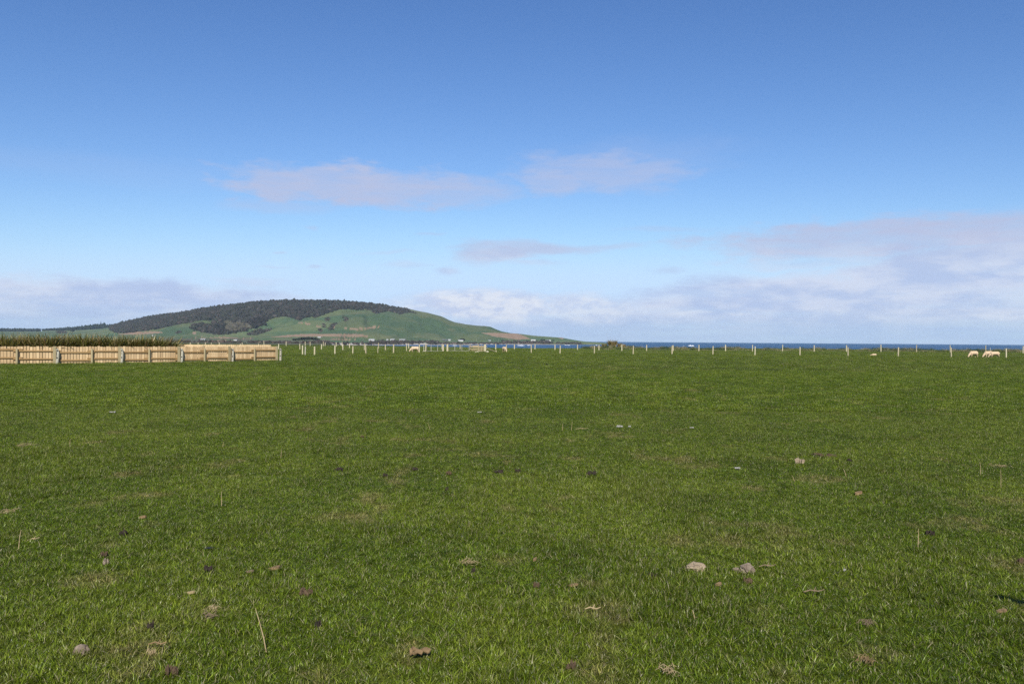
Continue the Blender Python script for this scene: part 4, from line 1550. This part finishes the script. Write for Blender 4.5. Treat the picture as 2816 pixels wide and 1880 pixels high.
near_c = tuft_collection("grass_tuft", [(20, 0.040, 0.012, 0.032, 0.0032, 1.5), (18, 0.042, 0.010, 0.028, 0.0034, 1.9), (20, 0.038, 0.014, 0.036, 0.0030, 1.3), (18, 0.045, 0.010, 0.025, 0.0036, 2.4),
                                        (20, 0.042, 0.012, 0.030, 0.0032, 1.8), (16, 0.036, 0.016, 0.044, 0.0030, 1.1)])
mid_c = tuft_collection("grass_clump", [(44, 0.16, 0.014, 0.040, 0.006, 1.2), (40, 0.17, 0.012, 0.034, 0.0065, 1.6), (46, 0.15, 0.016, 0.046, 0.0055, 1.1), (40, 0.18, 0.012, 0.034, 0.0065, 1.7)])
far_c = tuft_collection("grass_sward", [(90, 0.50, 0.016, 0.045, 0.012, 1.2), (84, 0.55, 0.014, 0.040, 0.014, 1.4), (90, 0.48, 0.018, 0.05, 0.012, 1.1)])


def do_zone(name, coll, nvar, zs):
    X, Y = [], []
    for z_ in zs:
        a, b = zone(*z_)
        X.append(a)
        Y.append(b)
    X, Y = np.concatenate(X), np.concatenate(Y)
    ok = Y < edge(X) - 1.0
    X, Y = X[ok], Y[ok]
    tint, hs = grass_tint(X, Y)
    n = len(X)
    rot = np.stack([rng.normal(0, 0.14, n), rng.normal(0, 0.14, n), rng.uniform(0, 6.283, n)], -1)
    s = rng.uniform(0.8, 1.25, n)
    scl = np.stack([s, s, s * hs], -1)
    pos = np.stack([X, Y, field_z(X, Y) - 0.002], -1)
    scatter(name, coll, pos, rot, scl, rng.integers(0, nvar, n), tint)
    return n


ng = [do_zone("grass", near_c, 6, [(2.2, 9.5, 1250, 2.0), (9.5, 19, 560, 2.0)]),
      do_zone("meadow_grass", mid_c, 4, [(19, 46, 75, 3.0)]),
      do_zone("far_grass", far_c, 3, [(46, 185, 4.5, 4.0)])]
print("grass instances", ng)

# rough grass on the bank above the sea
rough_c = tuft_collection("rough_tuft", [(60, 0.35, 0.15, 0.42, 0.012, 0.6), (55, 0.40, 0.12, 0.36, 0.014, 0.8), (64, 0.30, 0.2, 0.5, 0.011, 0.5)])
N = 4200
xx = rng.uniform(14, 118, N)
dd = -rng.uniform(0, 1, N) ** 1.0 * 26
dd = np.where(xx < 24, dd * 0.8, dd)
yy = edge(xx) + dd
hs = sstep(0.38, 0.62, fbm(xx / 3.0, yy / 5.0, 151, 3)) * (0.45 + 0.55 * sstep(-24, -8, dd)) * 1.1 + 0.15
k = fbm(xx / 2.0, yy / 3.0, 161, 3)
ti = np.where((k < 0.52)[:, None], np.array([0.060, 0.085, 0.025]), np.array([0.22, 0.19, 0.10]))
ti = np.where((k < 0.44)[:, None], np.array([0.035, 0.060, 0.018]), ti) * rng.uniform(0.75, 1.25, (N, 1))
scatter("rough_grass", rough_c, np.stack([xx, yy, field_z(xx, yy) - 0.01], -1), np.stack([rng.normal(0, .12, N), rng.normal(0, .12, N), rng.uniform(0, 6.28, N)], -1),
        np.stack([np.ones(N), np.ones(N), hs * 1.35], -1), rng.integers(0, 3, N), ti)

# ------------------------------------------------------------------ debris lying in the grass, each piece a thing of its own
m_stone = plain("pale_stone", (0.34, 0.275, 0.185), (0.14, 0.105, 0.07), 26, 0.9, 0.2, 0.8, 60)
m_stone_p = plain("pinkish_stone", (0.245, 0.20, 0.15), (0.10, 0.075, 0.055), 26, 0.9, 0.2, 0.8, 60)
m_clod = plain("dark_clod", (0.020, 0.016, 0.013), (0.042, 0.032, 0.026), 30, 0.95, 0.1, 0.9, 70)
m_clod_r = plain("brown_clod", (0.105, 0.072, 0.044), (0.055, 0.038, 0.025), 30, 0.95, 0.1, 0.9, 70)
m_straw = plain("straw", (0.24, 0.18, 0.092), (0.36, 0.285, 0.16), 20, 0.75)
m_chip = plain("tan_chip", (0.25, 0.17, 0.085), (0.12, 0.08, 0.042), 34, 0.85, 0.2, 0.8, 60)
m_bit = plain("white_bit", (0.30, 0.29, 0.26), (0.19, 0.19, 0.17), 30, 0.8)
m_twig = plain("twig_bark", (0.12, 0.085, 0.052), (0.20, 0.15, 0.095), 30, 0.85)


def put(kind, px, py, wpx, hpx, label, mat=None, ang=None):
    q = ground(px, py)
    s = q.length / F * 1.0
    w_ = wpx * s * {'clod': 0.85, 'stone': 0.9, 'scrap': 0.68}.get(kind, 1.0)
    h_ = hpx * s
    mb = MB()
    cat, grp, smooth = kind.replace('_', ' '), None, False
    h2 = max(h_, 0.042)
    if kind == 'stone':
        mb.blob((0, 0, h_ * 0.16), (w_ / 2, w_ * 0.36, h_ * 0.46), 3, 0.25, 1.6)
        mb.blob((w_ * 0.2, -w_ * .05, h_ * 0.1), (w_ * .3, w_ * 0.28, h_ * 0.4), 3, 0.28, 2.0)
        mat = mat or m_stone
        grp = "stones in the grass"
    elif kind == 'clod':
        for k in range(11):
            mb.blob((random.uniform(-.42, .42) * w_, random.uniform(-.34, .34) * w_, 0.012 + h2 * random.uniform(.1, .4)), (w_ * random.uniform(.07, .2), w_ * random.uniform(.07, .18), h2 * random.uniform(.25, .6)), 2, 0.3, 2.0)
        mat = mat or m_clod
        grp = "clods in the grass"
    elif kind == 'dry_stalk':
        l = wpx * s / 1.0
        a = (ang or 0.0) + random.uniform(-0.04, 0.04)
        x2 = math.sin(a) * h_
        mb.tube([(0, 0, -0.01), (x2 * 0.25, 0.01, h_ * 0.3), (x2 * 0.6, 0.015, h_ * 0.68), (x2, 0.03, h_)], [0.0034, 0.0030, 0.0024, 0.0012], 5)
        mb.tube([(x2 * 0.25, 0.01, h_ * 0.3), (x2 * 0.25 + 0.018, -0.01, h_ * 0.46)], [0.002, 0.001], 4)
        mat = mat or m_straw
        grp = "dry stalks standing in the grass"
    elif kind == 'straw_tangle':
        for k in range(34):
            a = random.gauss(0.3, 0.8)
            l = w_ * random.uniform(.25, .5)
            x, y = random.gauss(0, .22) * w_, random.gauss(0, .26) * w_
            z_ = random.uniform(0.008, 0.032)
            mb.tube([(x - math.cos(a) * l / 2, y - math.sin(a) * l / 2, z_ * .7), (x, y + .01, z_ + random.uniform(-.004, .01)), (x + math.cos(a + .4) * l / 2, y + math.sin(a + .4) * l / 2, z_ * .7)], [0.0012, 0.0017, 0.0009], 4)
        mat = mat or m_straw
        grp = "straw tangles in the grass"
    elif kind == 'twig':
        a = ang or 0.0
        l = w_ / 2
        z_ = 0.035
        mb.tube([(-l * math.cos(a), -l * math.sin(a), z_), (-.3 * l * math.cos(a), -.3 * l * math.sin(a) + .01, z_ + .008), (.4 * l * math.cos(a), .4 * l * math.sin(a) - .006, z_ + .004), (l * math.cos(a), l * math.sin(a), z_ + .012)], [0.003, 0.0042, 0.0038, 0.002], 6)
        mb.tube([(0, 0, z_), (.25 * l, .22 * l, z_ + .025)], [0.004, 0.0015], 5)
        mat = mat or m_twig
        grp = "twigs in the grass"
    elif kind == 'bark_chip':
        n = 7
        e = [random.uniform(.72, 1.1) for _ in range(n)]
        a = ang or 0.15
        for top_ in (0, 1):
            for k in range(n):
                t = 2 * math.pi * k / n
                x, y = math.cos(t) * w_ / 2 * e[k], math.sin(t) * w_ * .22 * e[(k + 3) % n]
                mb.v.append((x * math.cos(a) - y * math.sin(a), x * math.sin(a) + y * math.cos(a), 0.014 + top_ * max(0.012, h_ * .40) * (0.6 + 0.5 * e[k]) + x * 0.16))
        mb.f.append(list(reversed(range(n))))
        mb.f.append(list(range(n, 2 * n)))
        for k in range(n):
            mb.f.append([k, (k + 1) % n, n + (k + 1) % n, n + k])
        mat = mat or m_chip
        grp = "chips in the grass"
    elif kind == 'bone':
        pts_ = []
        for k in range(10):
            t = math.pi * (0.1 + 1.55 * k / 9)
            pts_.append((math.cos(t) * w_ / 2, math.sin(t) * w_ * 0.30, 0.04 + 0.01 * math.sin(3 * t)))
        mb.tube(pts_, [0.012, 0.010, .009, .011, .012, .010, .009, .009, .011, .013], 7)
        mb.blob((pts_[0][0], pts_[0][1], 0.042), (0.02, 0.017, 0.015), 2, 0.2)
        mat = mat or m_chip
    elif kind == 'feather':
        mb.tube([(-w_ / 2, 0, .03), (0, .006, .045), (w_ / 2, 0, .04)], [.0022, .0016, .0008], 5)
        b = len(mb.v)
        for k in range(8):
            t = k / 7
            x = -w_ * .3 + w_ * .8 * t
            y = .20 * w_ * math.sin(math.pi * min(1, t * .9 + .1))
            mb.v += [(x, -y, .036 + .006 * t), (x + .1 * w_, 0.002, .044), (x, y, .036 + .006 * t)]
        for k in range(7):
            i = b + k * 3
            mb.f += [(i, i + 1, i + 4, i + 3), (i + 1, i + 2, i + 5, i + 4)]
        mat = mat or m_black
    elif kind == 'scrap':
        for k in range(4):
            mb.blob(((k - 1.5) * w_ / 4.4, random.uniform(-.1, .1) * w_, h_ * .35 + .02), (w_ * .17, w_ * .12, h_ * random.uniform(.22, .42)), 2, 0.3, 2.2)
        mat = mat or m_bit
        grp = "white scraps in the grass"
    o = mb.build(kind, mat, None, q, smooth)
    tag(o, label, cat, grp)


D_ = [
    ('stone', 1912, 1568, 55, 34, "large pale cream stone half sunk in the grass, right foreground"),
    ('stone', 2055, 1572, 40, 36, "grey pink stone right of the large pale stone", m_stone_p),
    ('stone', 2024, 1572, 22, 20, "small mossy stone touching the left of the grey pink stone", m_stone_p),
    ('stone', 225, 1796, 36, 34, "pinkish grey stone alone in the bottom left corner area", m_stone_p),
    ('clod', 2057, 1606, 26, 15, "reddish brown clod just below the grey pink stone", m_clod_r),
    ('bark_chip', 1975, 1614, 26, 12, "bent orange brown chip left of the reddish clod below the stones", m_chip, 0.6),
    ('twig', 2110, 1570, 46, 8, "brown twig lying right of the grey pink stone", m_twig, 0.1),
    ('bark_chip', 1577, 1616, 34, 9, "long tan chip lying level, left of the large pale stone", m_chip, 0.0),
    ('clod', 1476, 1620, 22, 12, "small brown clod left of the long tan chip", m_clod_r),
    ('bark_chip', 1471, 1546, 18, 16, "small upright tan chip above the long tan chip", m_chip, 1.0),
    ('clod', 1795, 1590, 26, 11, "thin dark brown clod between the tan chip and the large pale stone"),
    ('clod', 1573, 1842, 36, 20, "dark reddish clod at the bottom edge, centre right", m_clod_r),
    ('bone', 1152, 1812, 44, 18, "curved tan bone fragment at the bottom centre"),
    ('bark_chip', 756, 1570, 34, 16, "thick tan chip with shade on its right, left centre foreground", m_chip, 0.2),
    ('bark_chip', 687, 1578, 22, 9, "thin brown chip just left of the thick tan chip", m_twig, 0.3),
    ('clod', 842, 1640, 44, 12, "flat reddish earth clod below the thick tan chip", m_clod_r),
    ('clod', 873, 1726, 24, 14, "black clod right of the bent dry stalk"),
    ('dry_stalk', 733, 1792, 10, 112, "tall bent dry stalk, largest in the foreground", m_straw, -0.30),
    ('bark_chip', 523, 1638, 22, 15, "pale yellow chip above the straw tangle", m_straw, 0.2),
    ('straw_tangle', 583, 1680, 38, 18, "bright straw tangle in the left foreground"),
    ('straw_tangle', 575, 1702, 52, 16, "dull brown straw tangle just below the bright one", m_twig),
    ('clod', 411, 1734, 20, 12, "black clod between the straw tangle and the pinkish stone"),
    ('twig', 433, 1789, 46, 6, "straight orange twig lying level right of the pinkish stone", m_chip, 0.02),
    ('straw_tangle', 417, 1803, 24, 9, "little tan straw wisp just below the straight orange twig"),
    ('feather', 574, 1520, 26, 9, "black feather with a white edge lying above the dark brown clod"),
    ('clod', 570, 1572, 30, 16, "dark brown clod in the left foreground below the black feather"),
    ('clod', 287, 1532, 20, 16, "pale brown clod, upper one of two beside each other at left", m_clod_r),
    ('clod', 291, 1553, 20, 14, "pale tan clod, lower one of two beside each other at left", m_stone_p),
    ('bark_chip', 393, 1428, 20, 13, "small tan chip above the dark crescent clod", m_chip, 0.2),
    ('clod', 337, 1473, 26, 12, "dark crescent clod below the small tan chip"),
    ('twig', 92, 1495, 26, 12, "short pale twig at the left, beside a longer grass patch", m_straw, 0.7),
    ('straw_tangle', 24, 1410, 42, 16, "pale straw tangle at the left edge, middle distance"),
    ('dry_stalk', 50, 1512, 6, 46, "thin dry stalk near the left edge in the foreground", m_straw, 0.05),
    ('straw_tangle', 67, 1226, 36, 12, "pale straw tangle at the far left, farther off"),
    ('scrap', 309, 1137, 24, 5, "white scrap lying flat, left and below the board fence"),
    ('dry_stalk', 191, 1231, 5, 22, "dry stalk right of the far left straw tangle", m_straw, 0.0),
    ('dry_stalk', 609, 1394, 5, 40, "tall dry stalk standing alone, left middle distance", m_straw, -0.05),
    ('dry_stalk', 772, 1262, 5, 24, "dry stalk between the board fence and the row of dark clods", m_straw, 0.05),
    ('dry_stalk', 612, 1230, 5, 14, "short dry stalk left of centre, farther off", m_straw, 0.1),
    ('clod', 935, 1294, 26, 9, "dark clod at the left end of the row across the paddock"),
    ('clod', 1140, 1295, 20, 9, "brown black clod, second from the left in the row across the paddock"),
    ('clod', 1058, 1311, 18, 7, "small dark clod just below the row across the paddock"),
    ('clod', 1234, 1306, 22, 8, "pale brown clod between the dark clods of the row", m_clod_r),
    ('clod', 1370, 1301, 32, 8, "long black clod in the middle of the row across the paddock"),
    ('clod', 1423, 1300, 18, 9, "small black clod right of the long black clod"),
    ('clod', 1625, 1307, 34, 11, "largest grey brown clod at the right end of the row"),
    ('clod', 1229, 1352, 12, 9, "small brown clod alone below the row across the paddock"),
    ('clod', 995, 1204, 12, 6, "small reddish clod with a pale spot, above the row of dark clods", m_clod_r),
    ('scrap', 1319, 1137, 18, 5, "small white scrap in the centre, far across the grass"),
    ('scrap', 1704, 1177, 24, 7, "white scrap, left of a close pair in the centre right"),
    ('scrap', 1731, 1177, 10, 6, "tiny white scrap, right of a close pair in the centre right"),
    ('dry_stalk', 1183, 1182, 6, 20, "dry stalk leaning left in the centre of the paddock", m_straw, -0.35),
    ('dry_stalk', 1547, 1184, 5, 20, "dry stalk, left of three close together in the centre", m_straw, 0.05),
    ('dry_stalk', 1571, 1186, 5, 26, "dry stalk, middle of three close together in the centre", m_straw, 0.1),
    ('twig', 1600, 1184, 36, 8, "pale twig lying right of the three close stalks", m_straw, 0.2),
    ('dry_stalk', 2155, 1080, 5, 20, "dry stalk far off at right, below the wire fence posts", m_straw, 0.1),
    ('scrap', 1902, 1180, 16, 5, "small white scrap right of the close pair"),
    ('scrap', 2028, 1293, 22, 7, "white scrap on the right side, middle distance"),
    ('clod', 2200, 1275, 26, 15, "tan and white clod on the right side, middle distance", m_stone),
    ('clod', 2336, 1270, 16, 8, "grey black clod right of the tan and white clod"),
    ('dry_stalk', 2328, 1312, 7, 22, "bent dry stalk below the grey black clod at right", m_straw, -0.25),
    ('dry_stalk', 2186, 1326, 6, 18, "leaning dry stalk below the tan and white clod", m_straw, -0.3),
    ('dry_stalk', 2697, 1306, 6, 30, "dry stalk, left of two tall ones near the right edge", m_straw, 0.05),
    ('dry_stalk', 2753, 1344, 6, 46, "tallest dry stalk, right of two near the right edge", m_straw, 0.04),
    ('straw_tangle', 2750, 1284, 44, 14, "straw tangle between and behind the two tall stalks at right"),
    ('bark_chip', 2360, 1362, 28, 14, "tan curled chip in the right middle distance", m_chip, 0.5),
    ('dry_stalk', 2525, 1512, 8, 52, "knobbly dry stalk in the right foreground", m_straw, 0.08),
    ('clod', 2558, 1473, 24, 10, "black clod beside the knobbly dry stalk at right"),
    ('twig', 2238, 1641, 56, 8, "forked twig lying in the right foreground", m_twig, 0.1),
    ('scrap', 2323, 1577, 11, 9, "bright white speck of shell in the right foreground"),
    ('bark_chip', 2755, 1688, 32, 10, "pale tan chip near the right edge below the dark shadow", m_chip, 0.15),
    ('clod', 2806, 1551, 24, 12, "brown clod cut by the right edge above the dark shadow", m_clod_r),
    ('straw_tangle', 2385, 1720, 42, 16, "reddish straw tangle in the right foreground", m_twig),
    ('straw_tangle', 2375, 1822, 60, 20, "brown straw tangle at the bottom right", m_chip),
    ('straw_tangle', 1840, 1850, 60, 20, "large dry straw tangle at the bottom edge right of centre"),
    ('straw_tangle', 1290, 1550, 50, 16, "dry tan straw patch in the centre foreground"),
    ('twig', 1630, 1690, 44, 5, "thin straw coloured twig below the long tan chip", m_straw, -0.03),
    ('dry_stalk', 1912, 1705, 6, 24, "short leaning stalk below the large pale stone", m_straw, -0.25),
    ('clod', 470, 1856, 40, 10, "flat brown clod at the bottom edge, left", m_clod_r),
    ('clod', 1300, 1577, 16, 9, "tiny dark clod beside the dry tan straw patch"),
    ('clod', 2265, 1255, 60, 8, "long thin brown clod above the bent stalk at right", m_clod_r),
]
for a in D_:
    put(*a)

# ------------------------------------------------------------------ companion standing just outside the right edge (only the shadow of an arm reaches the picture)
m_coat = plain("dark_coat", (0.035, 0.04, 0.055), (0.045, 0.05, 0.065), 12, 0.85)
m_jeans = plain("blue_jeans", (0.06, 0.08, 0.13), (0.08, 0.10, 0.16), 30, 0.9)
m_skin = plain("skin", (0.55, 0.36, 0.27), None, 8, 0.55)
m_hair = plain("brown_hair", (0.06, 0.04, 0.025), (0.09, 0.06, 0.035), 40, 0.6)


def skin_mesh(chains, name, root=0, sub=2):
    """chains of (point, radius); points closer than 1 mm share one vertex"""
    vs, rs, es = [], [], []

    def vid(p, r_):
        for i, q in enumerate(vs):
            if (Vector(q) - Vector(p)).length < 1e-3:
                return i
        vs.append(tuple(p))
        rs.append(r_)
        return len(vs) - 1
    for ch in chains:
        prev = None
        for p, r_ in ch:
            i = vid(p, r_)
            if prev is not None and i != prev:
                es.append((prev, i))
            prev = i
    me = bpy.data.meshes.new(name)
    me.from_pydata(vs, es, [])
    o = bpy.data.objects.new(name, me)
    COL.objects.link(o)
    o.modifiers.new("skin", 'SKIN')
    sd = o.modifiers.new("sub", 'SUBSURF')
    sd.levels = sub
    sd.render_levels = sub
    for i, r_ in enumerate(rs):
        sv = me.skin_vertices[0].data[i]
        sv.radius = (r_, r_) if not hasattr(r_, '__len__') else r_
        sv.use_root = (i == root)
    dg = bpy.context.evaluated_depsgraph_get()
    res = bpy.data.meshes.new_from_object(o.evaluated_get(dg))
    bpy.data.objects.remove(o)
    res.polygons.foreach_set('use_smooth', np.ones(len(res.polygons), dtype=bool))
    return res


PB = Vector((3.575, 3.03, 0))
pz = -0.35                               # facing: out to sea, turned a little right
per = empty("person", PB, pz)
tag(per, "person in dark coat and jeans just past the right edge holding one arm out", "person")
pel = (0, 0, 0.95)
body = [[(pel, (0.15, 0.11)), ((0, 0.0, 1.10), (0.145, 0.105)), ((0, 0, 1.28), (0.165, 0.115)), ((0, 0, 1.42), (0.13, 0.095)), ((0, 0.01, 1.50), (0.06, 0.06)), ((0, 0.02, 1.56), (0.055, 0.058))]]
for s_ in (-1, 1):
    body.append([(pel, (0.15, 0.11)), ((0.10 * s_, 0, 0.86), (0.095, 0.10)), ((0.11 * s_, 0.015, 0.50), (0.062, 0.066)), ((0.115 * s_, -0.01, 0.28), (0.056, 0.062)), ((0.12 * s_, -0.02, 0.08), (0.04, 0.045)), ((0.13 * s_, 0.06, 0.045), (0.042, 0.035)), ((0.14 * s_, 0.16, 0.035), (0.038, 0.025))])
L_SH, L_EL, L_WR = (-0.20, 0.0, 1.40), (-0.40, 0.22, 1.28), (-0.58, 0.42, 1.22)
R_SH, R_EL, R_WR = (0.20, 0.0, 1.40), (0.25, -0.02, 1.12), (0.24, 0.08, 0.88)
for sh, elb, wr in ((L_SH, L_EL, L_WR), (R_SH, R_EL, R_WR)):
    body.append([((0, 0, 1.42), (0.13, 0.095)), (sh, 0.070), (elb, 0.060), (wr, 0.042)])
me = skin_mesh(body, "body")
me.materials.append(m_coat)
me.materials.append(m_jeans)
for pl in me.polygons:
    pl.material_index = 1 if pl.center.z < 0.88 else 0
link_mesh("body", me, None, per)
# head with face
hb = MB().blob((0, 0.03, 1.66), (0.078, 0.098, 0.118), 3, 0.01)
hb.tube([(0, 0.115, 1.675), (0, 0.142, 1.648), (0, 0.125, 1.636)], [0.012, 0.017, 0.012], 8)
for s_ in (-1, 1):
    hb.blob((0.078 * s_, 0.02, 1.66), (0.012, 0.024, 0.034), 2, 0.02)
hd = hb.build("head", m_skin, per, None, True)
for s_ in (-1, 1):
    MB().blob((0.031 * s_, 0.113, 1.675), (0.012, 0.008, 0.009), 2, 0.0).build("eye", m_black, hd, None, True)
MB().blob((0, 0.118, 1.606), (0.025, 0.010, 0.008), 2, 0.0).build("mouth", plain("lips", (0.42, 0.20, 0.17), None, 5, 0.5), hd, None, True)
MB().blob((0, 0.008, 1.70), (0.088, 0.102, 0.098), 3, 0.04).build("hair", m_hair, per, None, True)


def hand(wr, dirv, side):
    d_ = Vector(dirv).normalized()
    lat = d_.cross(Vector((0, 0, 1))).normalized()
    w_ = Vector(wr)
    palm = w_ + d_ * 0.085
    ch = [[(tuple(w_), 0.026), (tuple(w_ + d_ * 0.04), (0.034, 0.02)), (tuple(palm), (0.036, 0.018))]]
    for k, l in zip((-1.5, -0.5, 0.5, 1.5), (0.062, 0.078, 0.072, 0.055)):
        b0 = palm + lat * 0.019 * k
        ch.append([(tuple(palm), (0.036, 0.018)), (tuple(b0 + d_ * 0.012), 0.0095), (tuple(b0 + d_ * l * 0.55 + Vector((0, 0, -0.006))), 0.0085), (tuple(b0 + d_ * l + Vector((0, 0, -0.022))), 0.007)])
    b0 = w_ + d_ * 0.035 + lat * 0.03 * side
    ch.append([(tuple(w_ + d_ * 0.04), (0.034, 0.02)), (tuple(b0), 0.013), (tuple(b0 + lat * 0.022 * side + d_ * 0.03), 0.0105), (tuple(b0 + lat * 0.03 * side + d_ * 0.062), 0.008)])
    me = skin_mesh(ch, "hand", 0, 1)
    link_mesh("hand", me, m_skin, per)


hand(L_WR, Vector(L_WR) - Vector(L_EL), 1)
hand(R_WR, (0.0, 0.1, -1.0), -1)
